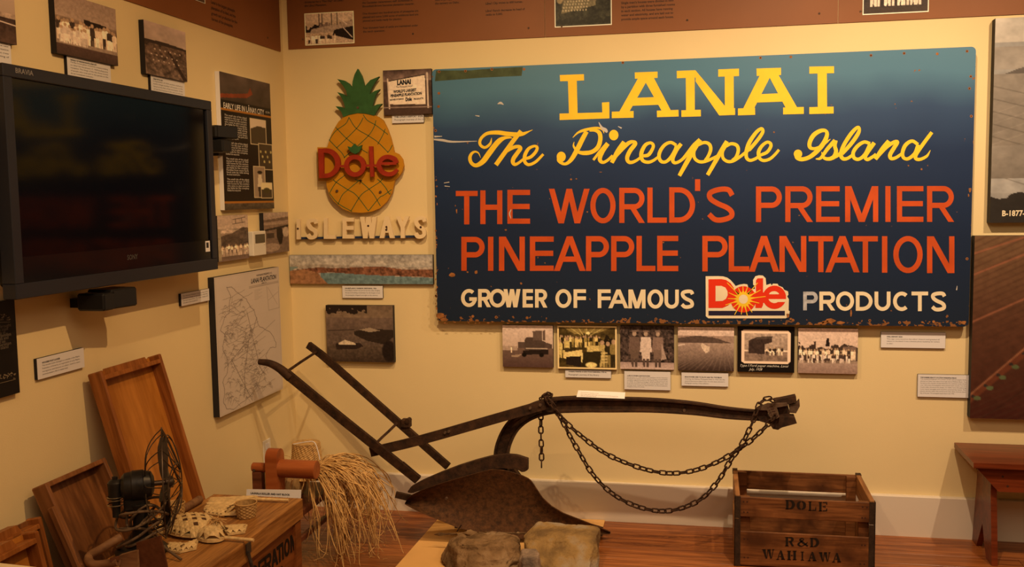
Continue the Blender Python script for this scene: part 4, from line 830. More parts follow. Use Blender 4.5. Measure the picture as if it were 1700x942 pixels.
# big prints at the right
X2 = B(1700, 300)[0]
p = Pic(181, 236, (.3, .3, .3)); p.grad(0, (.42, .40, .37), .12, (.50, .47, .43)).noise(6, .4, 0, .2).grad(.14, (.26, .24, .22), .25, (.30, .28, .26)).poly([(.05, .27), (.25, .2), (.5, .22), (.5, .27)], (.10, .09, .085)).grad(.27, (.23, .21, .19), .65, (.20, .18, .16))
for k in range(8): p.line([(-.1, .3 + .06 * k), (.8, .55 + .07 * k)], .004, (.08, .07, .06), .7).line([(-.1, .5 + .05 * k), (.6, .25 + .05 * k)], .003, (.34, .31, .28), .5)
p.grad(.62, (.24, .22, .20), .78, (.16, .145, .13)).trees(.74, 1.0, (.025, .022, .02), 9).noise(30, .2).noise(5, .3, .6, .85)
t, P, u, (wd, ht) = panel('b', ((1652, 30.5), (1700, 28.5), (1700, 371), (1644, 369)), 'photo_print', 'large grey aerial photo with white number, top right', 'photograph', p, off=.05, ext=(0, .75, 0, 0))
mb = MB(); put_text(mb, ['B-1877-T'], B(1664, 349.5, -.0515), u, .034, bold=.0008, width=.108); part(t, 'lettering', mb, M_cream, kind='stuff')
p = Pic(182, 182, (.13, .055, .03)); p.grad(0, (.15, .085, .045), .45, (.10, .042, .024)).grad(.45, (.095, .040, .022), 1, (.055, .014, .010))
for k in range(48): p.line([(-.2, .02 + .035 * k), (1.1, -.78 + .035 * k)], .008, (.07, .03, .018), .5)
for a, b_ in ((.12, -.12), (.24, -.06), (.5, .16)): p.line([(-.05, a), (.5, b_)], .008, (.26, .10, .055))
p.line([(-.05, .95), (.55, .22)], .035, (.13, .04, .02)).line([(-.05, .93), (.55, .2)], .006, (.3, .13, .07))
for k in range(10): x = .02 + .05 * k; p.ell(x + .01, .91 - 1.22 * x * .96, .014, .011, (.10, .125, .06)).ell(x - .008, .90 - 1.2 * x, .008, .008, DK)
for k in range(4): p.line([(.05 + .14 * k, 1), (.75 + .1 * k, .3)], .004, (.04, .015, .01))
p.noise(40, .2)
panel('b', ((1619, 390.5), (1700, 393), (1700, 697), (1609.5, 694.5)), 'photo_print', 'large reddish aerial picture of plowed fields, lower right', 'photograph', p, off=.05, ext=(0, .8, 0, 0))

# ------------------------------------------------------------------ left wall
p = Pic(80, 84, (.3, .24, .2)); p.grad(0, (.42, .34, .29), .5, (.36, .29, .24)).grad(.5, (.07, .05, .045), 1, (.12, .08, .065)).noise(14, .4, .4, 1).line([(0, .55), (1, .62)], .02, SK)
panel('l', ((-45, -22), (24, -14), (26.5, 72), (-45, 62)), 'photo_print', 'dark landscape photo cut by the frame, top left corner above the television', 'photograph', p)
p = Pic(110, 100, (.3, .24, .2)); p.grad(0, (.30, .235, .20), .5, (.36, .285, .24)).grad(.38, (.26, .2, .16), .5, (.12, .085, .07)).poly([(.45, .34), (.82, .36), (.82, .46), (.45, .45)], (.04, .03, .026)).people(.04, .98, .76, .36, 22, seed=21).people(.04, .5, .8, .3, 10, ((.62, .54, .47), (.5, .43, .38)), seed=22).grad(.82, (.12, .08, .07), 1, (.09, .06, .05)).noise(30, .2)
panel('l', ((90, -14), (193, 14), (194.5, 109), (93.5, 88)), 'photo_print', 'photo of a standing crowd in front of a long roof, above the television', 'photograph', p)
p = Pic(76, 100, (.2, .15, .12)); p.grad(0, (.42, .34, .31), .36, (.38, .31, .27)).noise(5, .25, 0, .36).poly([(0, .34), (.5, .33), (1, .36), (1, .42), (0, .4)], (.06, .045, .04)).grad(.4, (.14, .10, .08), 1, (.16, .12, .10)).noise(14, .7, .4, 1).poly([(.52, .48), (.58, .48), (1, .98), (.9, 1)], (.06, .04, .035)).noise(30, .5, .4, 1)
for k in range(18): p.ell(.15 + .04 * k, .6 + .12 * math.sin(k * 2.1), .015, .012, (.5, .42, .36))
panel('l', ((239, 32.5), (308.5, 54), (310, 136), (241.5, 122)), 'photo_print', 'photo of a bare field with a long straight track, right of the crowd photo', 'photograph', p)
plaque('l', ((-40, 60), (18, 73), (18.5, 108), (-40, 100)), 'caption plaque cut by the left frame edge, under the dark landscape', None, ['The planting of the new', 'fields at the plantation', 'was a task for the crew', 'from the beginning of', 'the harvest season.'])
plaque('l', ((111, 92), (183, 107), (184.5, 140), (112, 126)), 'caption plaque below the crowd photo', 'THE RALLY OF THE ROAD SCOUTS, LĀNA‘I CITY', ['The Boy Scouts gather around the company building', 'on Lāna‘i for the January 17, 1928 landing party', 'reception. The image of the day shows scores', 'of people who took part in the parade on this', 'day, seen in the background. Courtesy photo.'])
plaque('l', ((250, 124), (306, 136), (307.5, 168), (251, 156)), 'caption plaque below the straight track photo', 'LĀNA‘I CITY IN 1924', ['In September of 1924, workers started to', 'build a large number of houses, in the', 'forest at the foot of the mountains. A few', 'of the first homes in the city are shown', 'with the road that leads to the harbor.'])
# tall dark text panel
p = Pic(90, 200, (.022, .018, .018)); p.grad(0, (.13, .10, .09), .2, (.075, .06, .05)).poly([(.0, .16), (.3, .14), (.52, .12), (.58, .07), (.62, .12), (.5, .155), (.35, .165), (0, .19)], (.22, .07, .035)).noise(9, .4, 0, .2).grad(.2, (.022, .018, .018), .235, (.022, .018, .018)).grad(.262, (.36, .19, .045), .275, (.30, .15, .04)).grad(.275, (.022, .018, .018), .94, (.022, .018, .018)).grad(.935, (.34, .18, .045), .95, (.30, .15, .04)).grad(.95, (.11, .09, .07), 1, (.08, .065, .05)).noise(60, .5, .95, 1)
def mini(p, x0, y0, x1, y1, kind):
    p.poly([(x0, y0), (x1, y0), (x1, y1), (x0, y1)], (.50, .44, .32)); e = .012; e2 = .005; X0, X1, Y0, Y1 = x0 + e, x1 - e, y0 + e2, y1 - e2
    p.poly([(X0, Y0), (X1, Y0), (X1, Y1), (X0, Y1)], (.08, .065, .045))
    h = Y1 - Y0; wv = X1 - X0
    if kind == 'hill': p.poly([(X0, Y0), (X1, Y0), (X1, Y0 + .3 * h), (X0 + .5 * wv, Y0 + .25 * h), (X0, Y0 + .4 * h)], (.50, .44, .36))
    if kind == 'folk':
        for k in range(7): p.ell(X0 + wv * (.12 + .13 * k), Y0 + h * (.3 + .2 * (k % 3)), .016, .010, (.42, .38, .2))
    if kind == 'man': p.poly([(X0, Y0), (X1, Y0), (X1, Y1), (X0, Y1)], (.28, .23, .18)).poly([(X0 + .4 * wv, Y0 + .25 * h), (X0 + .7 * wv, Y0 + .25 * h), (X0 + .8 * wv, Y0 + .65 * h), (X0 + .3 * wv, Y0 + .65 * h)], (.5, .45, .36)).poly([(X0 + .35 * wv, Y0 + .65 * h), (X0 + .75 * wv, Y0 + .65 * h), (X0 + .7 * wv, Y1), (X0 + .4 * wv, Y1)], (.06, .045, .035)).ell(X0 + .55 * wv, Y0 + .18 * h, .05, .012, (.04, .03, .02))
    if kind == 'yard': p.poly([(X0, Y0), (X1, Y0), (X1, Y0 + .45 * h), (X0, Y0 + .45 * h)], (.55, .50, .34)).ell(X0 + .5 * wv, Y0 + .5 * h, .07, .02, (.08, .07, .03))
mini(p, .54, .30, .88, .50, 'hill'); mini(p, .70, .485, 1.0, .69, 'folk'); mini(p, .58, .665, .82, .91, 'man'); mini(p, .72, .79, .97, .915, 'yard')
t, P, u, (wd, ht) = panel('l', ((364, 119), (448, 138.5), (455, 346.5), (373, 349)), 'information_board', 'tall black text panel headed early life, beside the television', 'sign', p, edge=M_foam)
mb = MB(); put_text(mb, ['EARLY LIFE IN LĀNA‘I CITY'], P(.05, .205, .001), u, .034, width=wd * .80, bold=.0006); put_text(mb, ['1923-1946'], P(.88, .225, .001), u, .014, width=wd * .09); part(t, 'heading', mb, M_textlight)
mb = MB(); words = ['The small city of the island', 'started in the year of 1923', 'with homes for the workers', 'who came to plant and pick', 'the fields for the company.', 'Families from many lands', 'lived side by side along', 'the streets beneath pines.', 'Stores, a school and shops', 'opened around the park and', 'the community grew up here.']
yq = .30
for blk in (11, 6, 8, 6):
    for k in range(blk): put_text(mb, [words[k % 11]], P(.06, yq, .001), u, .0115, width=wd * (.42 if k < blk - 1 else .25)); yq += .0165
    yq += .018
part(t, 'lettering', mb, M_textlight, kind='stuff')
p = Pic(60, 96, (.3, .24, .2)); p.grad(0, (.38, .31, .27), .4, (.42, .35, .30)).line([(.5, .1), (.9, .06)], .012, DK).line([(.48, .2), (.88, .17)], .012, DK).line([(.58, .09), (.58, .19)], .01, DK).line([(.78, .08), (.8, .18)], .01, DK).poly([(.1, .45), (.45, .4), (.8, .28), (1, .3), (1, .7), (.1, .7)], (.13, .10, .085)).noise(14, .6, .3, .7).people(.12, .98, .84, .2, 9, seed=31).people(.12, .98, .9, .18, 9, ((.5, .42, .36), (.4, .33, .28)), seed=33).grad(.9, (.16, .12, .10), 1, (.2, .15, .13)).poly([(0, .28), (.1, .3), (.1, .98), (0, .98)], (.30, .26, .2)).noise(30, .2)
panel('l', ((361, 359), (411.5, 356), (413, 429), (362.5, 435.5)), 'photo_print', 'photo of a group beneath a biplane, left of the thermostat', 'photograph', p)
p = Pic(60, 90, (.3, .24, .2)); p.grad(0, (.36, .30, .27), .25, (.28, .22, .19)).poly([(0, .18), (1, .12), (1, .2), (0, .24)], (.16, .12, .1)).grad(.3, (.22, .17, .14), 1, (.17, .13, .11)).poly([(.5, .38), (.68, .34), (.78, .55), (.7, .78), (.6, .8), (.5, .6)], DK).poly([(.05, .4), (1, .32), (1, .37), (.05, .45)], (.05, .04, .035)).poly([(.1, .5), (.4, .5), (.4, .62), (.1, .62)], (.08, .06, .05)).ell(.87, .5, .12, .12, (.40, .34, .29)).ell(.3, .85, .3, .1, (.3, .24, .2)).noise(24, .25)
panel('l', ((437, 354), (478, 352), (480, 416), (439.5, 424)), 'photo_print', 'photo of a parked propeller aeroplane, next to the room corner', 'photograph', p)
# thermostat
a0, a1, z0, z1 = rect('l', ((420, 385), (441, 383.5), (442.5, 423), (421.5, 426)), .045)
t = thing('thermostat', 'white wall thermostat with grey display between two photos', 'thermostat', (0, (a0 + a1) / 2, z0))
part(t, 'housing', MB().box((.0, a0, z0), (.045, a1, z1), .003), M_plate)
part(t, 'display', MB().box((.044, a0 + .02 * 1, z0 + (z1 - z0) * .52), (.0465, a1 - .012, z1 - (z1 - z0) * .12)), plain('lcd_grey', (.10, .085, .06), .25))
part(t, 'button', MB().box((.044, a1 - .025, z0 + (z1 - z0) * .44), (.0468, a1 - .012, z0 + (z1 - z0) * .47)), M_base)
# map
p = Pic(200, 330, (.62, .545, .50)); p.noise(5, .05); rm = random.Random(11)
K_ = (.13, .10, .09)
def wander(pts, amp=.008, wd=.0032, al=.75, n=3):
    for _ in range(n):
        q = [pts[0]]
        for a, b in zip(pts, pts[1:]): q += [((a[0] + b[0]) / 2 + rm.uniform(-amp, amp), (a[1] + b[1]) / 2 + rm.uniform(-amp, amp) * .6), b]
        pts = q; amp *= .6
    p.line(pts, wd, K_, al)
wander([(.17, .085), (.24, .09), (.3, .13), (.45, .2), (.5, .26), (.56, .3), (.6, .37), (.64, .44), (.72, .47), (.8, .5), (.86, .55), (.9, .6), (.9, .64), (.8, .63), (.72, .68), (.77, .74), (.7, .78), (.66, .8), (.6, .86), (.5, .92), (.36, .96), (.2, .985), (.1, .96), (.06, .9), (.08, .82), (.06, .76), (.13, .7), (.14, .62), (.1, .55), (.08, .5), (.12, .42), (.06, .38), (.12, .3), (.2, .27), (.2, .2), (.22, .15), (.17, .085)], wd=.004)
nodes = [(.25 + .12 * math.sin(k * 1.7) + .045 * (k // 3), .16 + .033 * k) for k in range(24)]
for k in range(24):
    a = nodes[k]; wander([(a[0] - .14, a[1] + .01), a, (a[0] + .18, a[1] - .03)], .012, al=.6); wander([a, nodes[(k + 2) % 24] if k < 22 else a], .01, al=.6)
for k in range(230):
    x, y = rm.uniform(.1, .85), rm.uniform(.2, .95)
    if .07 + .35 * max(0, .35 - y) < x < .42 + .62 * (y - .25) and y < 1.15 - .3 * x: wander([(x - .02, y), (x, y - .008), (x + .025, y + .004)], .01, .003, .6, 2); wander([(x, y), (x + rm.uniform(-.07, .07), y + rm.uniform(.02, .05))], .012, .003, .5, 2)
wander([(.5, .44), (.38, .75), (.36, .93)], .01, .005); wander([(.3, .6), (.9, .42)], .006); wander([(.2, .62), (.48, .98)], .006, .005); wander([(.45, .3), (.62, .75), (.7, .82)], .008, .005); wander([(.1, .66), (.5, .5), (.6, .36)], .01, .005)
p.line([(.5, .115), (.98, .115)], .003, K_, .9).line([(.5, .125), (.98, .125)], .004, K_, .8).line([(.78, .14), (.8, .33), (.98, .33), (.98, .16)], .003, K_, .7).line([(.8, .15), (.95, .3)], .003, K_, .6).line([(.8, .25), (.97, .2)], .003, K_, .6).line([(.02, .01), (.98, .01), (.98, .99), (.02, .99), (.02, .01)], .002, K_, .35)
for k in range(9): p.line([(.58, .15 + .009 * k), (.70 - .03 * (k % 3), .15 + .009 * k)], .003, K_, .35)
for k in range(7): p.line([(.02, .1 + .12 * k), (.98, .1 + .12 * k)], .0015, K_, .12)
t, P, u, (wd, ht) = panel('l', ((354, 460.5), (461.5, 444.5), (471, 646), (366, 692)), 'plantation_map', 'large mounted line map of the island plantation, left of the room corner', 'map', p, off=.03)
mb = MB(); put_text(mb, ['LANAI PLANTATION'], P(.53, .055, .001), u, .03, width=wd * .42, shear=.2, bold=.0006); put_text(mb, ['HAWAIIAN PINEAPPLE CO.'], P(.62, .03, .001), u, .013, width=wd * .26); put_text(mb, ['LĀNA‘I, T.H.'], P(.7, .095, .001), u, .01, width=wd * .08); part(t, 'lettering', mb, M_ink, kind='stuff')
plaque('l', ((300, 487), (347, 480.5), (347.5, 500), (301.5, 507.5)), 'small caption plaque touching the left edge of the map', None, ['The Hawaiian Pineapple Company map of the', 'plantation fields on the island, made by', 'the land department. The roads, camps and', 'field numbers are shown and dated 1929.'], m=(.06, .16), fill=.75)
plaque('l', ((60.5, 596.5), (139, 577.5), (140, 610), (63, 631)), 'white caption plaque above the leaning wooden trays', 'WOODEN FOOT LOCKER', ['This wooden locker belonged to a member of the Filipino', 'Federation of America, an organization of early Filipino', 'immigrants and laborers to Lāna‘i. Used to store', 'personal possessions. Gift of a member family'], m=(.1, .2), fill=.7, hs=1.1)
# dark panels partly behind the television
p = Pic(60, 120, (.015, .012, .013)); p.noise(5, .3)
t, P, u, (wd, ht) = panel('l', ((-60, 505), (20, 503.5), (37, 651), (-50, 676)), 'information_board', 'black text panel with a patterned border, cut by the left frame edge', 'sign', p, off=.02)
a0, a1, z0, z1 = rect('l', ((-60, 505), (20, 503.5), (37, 651), (-50, 676)), .02)
mb = MB(); o_ = lambda x, y: L(x, y, .0215); rr = random.Random(5)
for (bx, by, dx, dy, hh) in ((-40, 528.5, 56, -2, 9), (-40, 636, 66, -13, 9)):
    for k in range(60):
        s_ = rr.random(); x = bx + dx * s_; y = by + dy * s_ + rr.uniform(-hh, hh) * .6; mb.ellipse(x, y, rr.uniform(.6, 2.0), rr.uniform(.6, 1.8), o_, 5)
mb.ribbon([(-40, 537, .7), (17, 535, .7)], o_, dense=False); mb.ribbon([(-40, 647, .7), (26, 630, .7)], o_, dense=False)
part(t, 'border_ornament', mb, plain('ornament_gold', (.22, .17, .11), .6), kind='stuff')
mb = MB()
for k in range(8): put_text(mb, [['island before the war brought', 'fishing villages along the coast', 'and the shore, traditions of', 'the chiefs and their families', 'who lived in the uplands and', 'knowledge of the land and sea', 'passed from one generation', 'to the people of the island'][k]], L(-52, 549.5 + 5.3 * k, .0215), u, .0145, width=(L(19, 575, .0215)[1] - L(-52, 575, .0215)[1]) - .012 * (k % 3))
put_text(mb, ['courtesy of the family'], L(-45, 611, .0215), u, .011, width=.10); part(t, 'lettering', mb, plain('text_grey', (.16, .13, .10), .7), kind='stuff')
p = Pic(50, 120, (.02, .018, .018)); p.noise(6, .4)
t, P, u, (wd, ht) = panel('l', ((-130, 190), (3, 200), (4.5, 447), (-130, 470)), 'information_board', 'dark panel with tiny bright letters behind the left side of the television', 'sign', p, off=.02)
mb = MB(); put_text(mb, ['A', 'A', 'A'], L(-.5, 398, .0215), u, .03, lh=1.1); part(t, 'lettering', mb, M_textlight, kind='stuff')

# ------------------------------------------------------------------ television and speakers
ty0, ty1, tz0, tz1 = -2.184, -1.020, 1.294, 1.958
tv = thing('television', 'large black flat television hung on the side wall, screen off', 'television', (.15, (ty0 + ty1) / 2, tz0))
TX = .15
part(tv, 'rear_housing', MB().box((TX - .085, ty0 + .03, tz0 + .03), (TX - .02, ty1 - .03, tz1 - .03), .01), M_blackp)
mb = MB(); bz = .036; bb = .044
for lo, hi in (((ty0, tz1 - bz), (ty1, tz1)), ((ty0, tz0), (ty1, tz0 + bb)), ((ty0, tz0 + bb), (ty0 + bz, tz1 - bz)), ((ty1 - bz, tz0 + bb), (ty1, tz1 - bz))):
    mb.box((TX - .045, lo[0], lo[1]), (TX, hi[0], hi[1]), .002)
part(tv, 'bezel', mb, M_tvb)
part(tv, 'screen', MB().box((TX - .03, ty0 + bz, tz0 + bb + .075), (TX - .010, ty1 - bz, tz1 - bz)), M_tvs)
part(tv, 'lower_trim', MB().box((TX - .03, ty0 + bz, tz0 + bb), (TX - .006, ty1 - bz, tz0 + bb + .075)), plain('gloss_black', (.008, .007, .008), .12))
mb = MB(); put_text(mb, ['SONY'], (TX - .0052, -1.63, tz0 + bb + .050), (0, 1, 0), .024, width=.062, bold=.0003); part(tv, 'brand_lettering', mb, plain('dim_print', (.09, .085, .085), .4), kind='stuff'); mb = MB()
put_text(mb, ['BRAVIA'], (TX + .0006, ty0 + .05, tz1 - .008), (0, 1, 0), .02, width=.075, bold=.0004); part(tv, 'brand_lettering', mb, plain('silver_print', (.20, .19, .19), .4), kind='stuff')
mb = MB().box((TX - .006, ty1 - .083, tz0 + bb + .03), (TX - .005, ty1 - .05, tz0 + bb + .072)); part(tv, 'sticker', mb, M_foam)
mb = MB().box((TX - .005, ty1 - .078, tz0 + bb + .045), (TX - .0045, ty1 - .06, tz0 + bb + .066)); part(tv, 'sticker_symbol', mb, M_ink)
mb = MB(); mb.box((.001, -1.75, 1.45), (.02, -1.45, 1.8)).box((.02, -1.65, 1.55), (TX - .08, -1.55, 1.7)); part(tv, 'wall_bracket', mb, M_iron)
def spk(label, pairs, stem):
    t = thing('cube_speaker', label, 'speaker', stem[0])
    for k, (lo, hi, ang) in enumerate(pairs):
        c = (V(lo) + V(hi)) / 2; h = (V(hi) - V(lo)) / 2; R_ = Matrix.Translation(c) @ Matrix.Rotation(ang, 4, 'Z')
        part(t, 'speaker_cube', MB().box(tuple(-h), tuple(h), .006, M=R_), M_blackp)
        part(t, 'grille', MB().box((h[0] - .001, -h[1] * .86, -h[2] * .86), (h[0] + .003, h[1] * .86, h[2] * .86), .001, M=R_), M_mesh)
    part(t, 'wall_arm', MB().box(stem[1], stem[2]), M_blackp); return t
M_mesh = plain('speaker_cloth', (.02, .02, .022), .8, bump=.5, bscale=700)
q0, q1 = L(158, 487, .13), L(176, 515, .13)
c0 = (q0[1], q1[2]); d0, d1 = L(172, 478, .15), L(223, 512, .15)
spk('small black twin speaker under the television', [((.06, q0[1], L(166, 516, .13)[2]), (.16, q0[1] + .06, L(166, 487, .13)[2]), 0), ((.06, q0[1] + .058, L(197, 511.5, .15)[2]), (.165, L(221, 495, .15)[1], L(197, 479.5, .15)[2]), -.15)], ((0, q0[1] + .08, 1.2), (0, q0[1] + .05, 1.22), (.07, q0[1] + .09, 1.25)))
u0, u1, u2_, u3 = L(357, 208, .08), L(378, 233, .08), L(357, 232, .08), L(369, 254, .08)
spk('small black twin speaker between the television and the early life panel', [((.035, u0[1] - .03, u1[2] + .002), (.125, u1[1] - .005, u0[2] - .002), -.3), ((.03, u0[1] - .03, u3[2]), (.12, u3[1] + .01, u2_[2]), .1)], ((0, u1[1], u3[2]), (0, u1[1] - .045, u3[2] - .01), (.06, u1[1] - .01, u0[2] - .05)))
# outlet
t = thing('wall_outlet', 'white electrical outlet plate low on the side wall behind the wooden roller', 'outlet', (0, -.35, .31))
part(t, 'cover_plate', MB().box((0, -.388, .31), (.006, -.312, .425), .002), M_plate)
for z in (.342, .393):
    part(t, 'socket', MB().box((.005, -.366, z - .015), (.008, -.334, z + .015), .001), M_foam)
from mathutils import noise as mnoise
# ------------------------------------------------------------------ wooden crate
cx0, cx1, cy0, cy1, cz = 2.186, 2.742, -.515, -.105, .305
cr_ = thing('fruit_crate', 'wooden slatted crate with stencilled letters and metal corner straps', 'crate', ((cx0 + cx1) / 2, (cy0 + cy1) / 2, 0))
T = .013
for side, yy in (('front', cy0), ('rear', cy1 - T)):
    for z0_, z1_ in ((.006, .152), (.215, .299)):
        z1q = z1_
        part(cr_, 'slat', MB().box((cx0 + .008, yy, z0_), (cx1 - .008, yy + T, z1q), .002), M_crate)
for xx in (cx0, cx1 - .02):
    part(cr_, 'end_panel', MB().box((xx, cy0 + T, .006), (xx + .02, cy1 - T, .16), .002), M_crateend)
    part(cr_, 'end_panel', MB().box((xx, cy0 + T, .215), (xx + .02, cy1 - T, cz), .002), M_crateend)
for xx in (cx0 + .02, cx1 - .062):
    for yy in (cy0 + T, cy1 - T - .02):
        part(cr_, 'corner_post', MB().box((xx, yy, .006), (xx + .042, yy + .02, .297), .002), M_crate)
for k in range(3):
    a_ = cx0 + .021 + k * (cx1 - cx0 - .042) / 3
    part(cr_, 'bottom_board', MB().box((a_, cy0 + T, .006), (a_ + (cx1 - cx0 - .042) / 3 - .004, cy1 - T, .018)), M_crate)
for xx, s in ((cx0, 1), (cx1, -1)):
    for z0_, z1_ in ((0, .206), (.208, .302)):
        mb = MB()
        mb.box((min(xx - s * .002, xx + s * .022), cy0 - .002, z0_ if z0_ else .002), (max(xx - s * .002, xx + s * .022), cy0 + .0005, z1_))
        mb.box((min(xx - s * .0025, xx - s * .0003), cy0 - .002, z0_ if z0_ else .002), (max(xx - s * .0025, xx - s * .0003), cy0 + .028, z1_))
        part(cr_, 'corner_strap', mb, M_strap)
    for z_ in (.288,):
        part(cr_, 'corner_strap', MB().box((min(xx - s * .002, xx + s * .02), cy1 - .03, z_), (max(xx - s * .002, xx + s * .02), cy1 + .002, cz + .002)), M_strap)
mb = MB(); rr = random.Random(2)
for zz in (.04, .12, .235, .28):
    for xx in (cx0 + .035, cx0 + .05, cx1 - .05, cx1 - .035): mb.ellipse(xx + rr.uniform(-.004, .004), zz, .0035, .0035, lambda a, b: V((a, cy0 - .0008, b)), 7)
part(cr_, 'nail_head', mb, M_hole, kind='stuff')
# stencilled letters: bold serif strokes with stencil bridges
def stencil(mb, ch, x0, x1, yt, yb, f):
    W_, H_ = x1 - x0, yb - yt; st = H_ * .29; th = H_ * .10
    bump_layer()
    R4 = lambda a, b, c, d: mb.face([f(x0 + a * W_, yt + b * H_), f(x0 + c * W_, yt + b * H_), f(x0 + c * W_, yt + d * H_), f(x0 + a * W_, yt + d * H_)])
    Q = lambda *p_: mb.face([f(x0 + a * W_, yt + b * H_) for a, b in p_])
    if ch in 'DLERHIPNBF':
        R4(.08, 0, .34 if ch != 'I' else .62, 1) if ch != 'I' else R4(.35, 0, .65, 1)
        if ch != 'I': R4(0, 0, .42, .07); R4(0, .93, .42, 1)
        else: R4(.15, 0, .85, .07); R4(.15, .93, .85, 1)
    if ch == 'D': mb.ribbon([(x0 + .42 * W_, yt + .07 * H_, th), (x0 + .7 * W_, yt + .14 * H_, st * .8), (x0 + .88 * W_, yt + .5 * H_, st * 1.1), (x0 + .7 * W_, yt + .86 * H_, st * .8), (x0 + .42 * W_, yt + .93 * H_, th)], f)
    if ch == 'O' or ch == 'C':
        mb.ribbon([(x0 + .45 * W_, yt + .06 * H_, th), (x0 + .18 * W_, yt + .25 * H_, st * .9), (x0 + .14 * W_, yt + .5 * H_, st * 1.1), (x0 + .18 * W_, yt + .75 * H_, st * .9), (x0 + .45 * W_, yt + .94 * H_, th)], f)
        if ch == 'O': mb.ribbon([(x0 + .55 * W_, yt + .06 * H_, th), (x0 + .82 * W_, yt + .25 * H_, st * .9), (x0 + .86 * W_, yt + .5 * H_, st * 1.1), (x0 + .82 * W_, yt + .75 * H_, st * .9), (x0 + .55 * W_, yt + .94 * H_, th)], f)
        else: Q((.55, 0), (.95, .1), (.95, .32), (.85, .32), (.55, .1)); Q((.55, 1), (.95, .85), (.95, .75), (.55, .9))
    if ch == 'L': Q((.48, .9), (.85, .9), (.92, .6), (1, .6), (1, 1), (.48, 1))
    if ch in 'EF':
        Q((.48, 0), (1, 0), (1, .3), (.92, .3), (.85, .1), (.48, .1)); R4(.48, .45, .72, .55); R4(.72, .35, .8, .65)
        if ch == 'E': Q((.48, .9), (.85, .9), (.92, .68), (1, .68), (1, 1), (.48, 1))
    if ch == 'R': mb.ribbon([(x0 + .42 * W_, yt + .05 * H_, th), (x0 + .72 * W_, yt + .1 * H_, st * .7), (x0 + .82 * W_, yt + .27 * H_, st), (x0 + .68 * W_, yt + .46 * H_, st * .6), (x0 + .42 * W_, yt + .5 * H_, th)], f); Q((.48, .54), (.72, .5), (.95, .93), (1, 1), (.75, 1))
    if ch == 'H': R4(.66, 0, .92, 1); R4(.58, 0, 1, .07); R4(.58, .93, 1, 1); R4(.4, .45, .6, .55)
    if ch == 'N': R4(.74, 0, .88, 1); R4(.64, 0, 1, .07); Q((.3, 0), (.5, 0), (.88, 1), (.7, 1))
    if ch == 'A': Q((.42, 0), (.62, 0), (.95, 1), (.62, 1)); Q((.40, .1), (.45, .25), (.2, 1), (.1, 1)); R4(0, .93, .34, 1); R4(.55, .93, 1, 1); R4(.34, .62, .55, .7)
    if ch == 'W': Q((.04, 0), (.28, 0), (.38, 1), (.30, 1)); Q((.44, .1), (.5, .1), (.42, 1), (.36, .95)); Q((.46, 0), (.68, 0), (.76, 1), (.68, 1)); Q((.88, 0), (.94, 0), (.80, 1), (.76, .9)); R4(0, 0, .32, .07); R4(.42, 0, .72, .07); R4(.82, 0, 1, .07)
    if ch == 'T': R4(.36, 0, .64, 1); R4(.22, .93, .78, 1); Q((0, 0), (.32, 0), (.32, .1), (.12, .12), (.06, .32), (0, .32)); Q((1, 0), (.68, 0), (.68, .1), (.88, .12), (.94, .32), (1, .32))
    if ch == '&': mb.ribbon([(x0 + .98 * W_, yt + .95 * H_, st * .6), (x0 + .5 * W_, yt + .5 * H_, st * .8), (x0 + .28 * W_, yt + .22 * H_, st * .7), (x0 + .45 * W_, yt + .06 * H_, th), (x0 + .6 * W_, yt + .2 * H_, th), (x0 + .3 * W_, yt + .5 * H_, st * .5), (x0 + .12 * W_, yt + .75 * H_, st * .8), (x0 + .4 * W_, yt + .95 * H_, th), (x0 + .8 * W_, yt + .7 * H_, th), (x0 + .95 * W_, yt + .5 * H_, th)], f)
M_sten = plain('stencil_ink', (.014, .008, .005), .8)
cf = lambda x, y: B(1180 + x / 3.269, 720 + y / 3.269, cy0 - .0008 - .00003 * LAYER[0])
for ch, a_, b_, yt, yb in (('D', 405, 455, 362, 412), ('O', 468, 515, 366, 416), ('L', 530, 572, 370, 420), ('E', 585, 632, 373, 423), ('R', 403, 452, 563, 613), ('&', 468, 528, 567, 615), ('D', 538, 586, 568, 617),
                           ('W', 278, 345, 630, 680), ('A', 355, 403, 636, 686), ('H', 414, 466, 638, 688), ('I', 484, 510, 642, 690), ('A', 526, 574, 644, 693), ('W', 586, 650, 646, 696), ('A', 658, 708, 650, 700)):
    mb = MB(); stencil(mb, ch, a_, b_, yt, yb, cf); part(cr_, 'stencil_letter', mb, M_sten)

# ------------------------------------------------------------------ bench at the right
bh = .44
be = thing('wooden_bench', 'dark red painted wooden bench cut by the right frame edge', 'bench', (3.8, -.19, 0))
part(be, 'seat', MB().prism([(3.15, -.362, bh), (3.153, -.022, bh), (4.45, -.022, bh), (4.45, -.362, bh)], (0, 0, -.022)), M_bench)
for yy in (-.335, -.070):
    part(be, 'apron', MB().prism([(3.165, yy, bh - .024), (4.435, yy, bh - .024), (4.36, yy, bh - .125), (3.255, yy, bh - .125)], (0, .02, 0)), M_bench)
for xx in (3.235, 4.34):
    q = [(-.300, bh - .024), (-.085, bh - .024), (-.085, bh - .14), (-.035, .0), (-.105, 0), (-.19, .13), (-.255, 0), (-.345, 0), (-.300, bh - .14)]
    part(be, 'leg', MB().prism([(xx, a_, b_) for a_, b_ in q], (.024, 0, 0)), M_bench)
mb = MB()
for a_, b_ in ((3.29, bh - .10), (3.27, bh - .06)): mb.ellipse(a_, b_, .005, .005, lambda s, t: V((s, -.3358, t)), 8)
part(be, 'nail_head', mb, M_hole, kind='stuff')

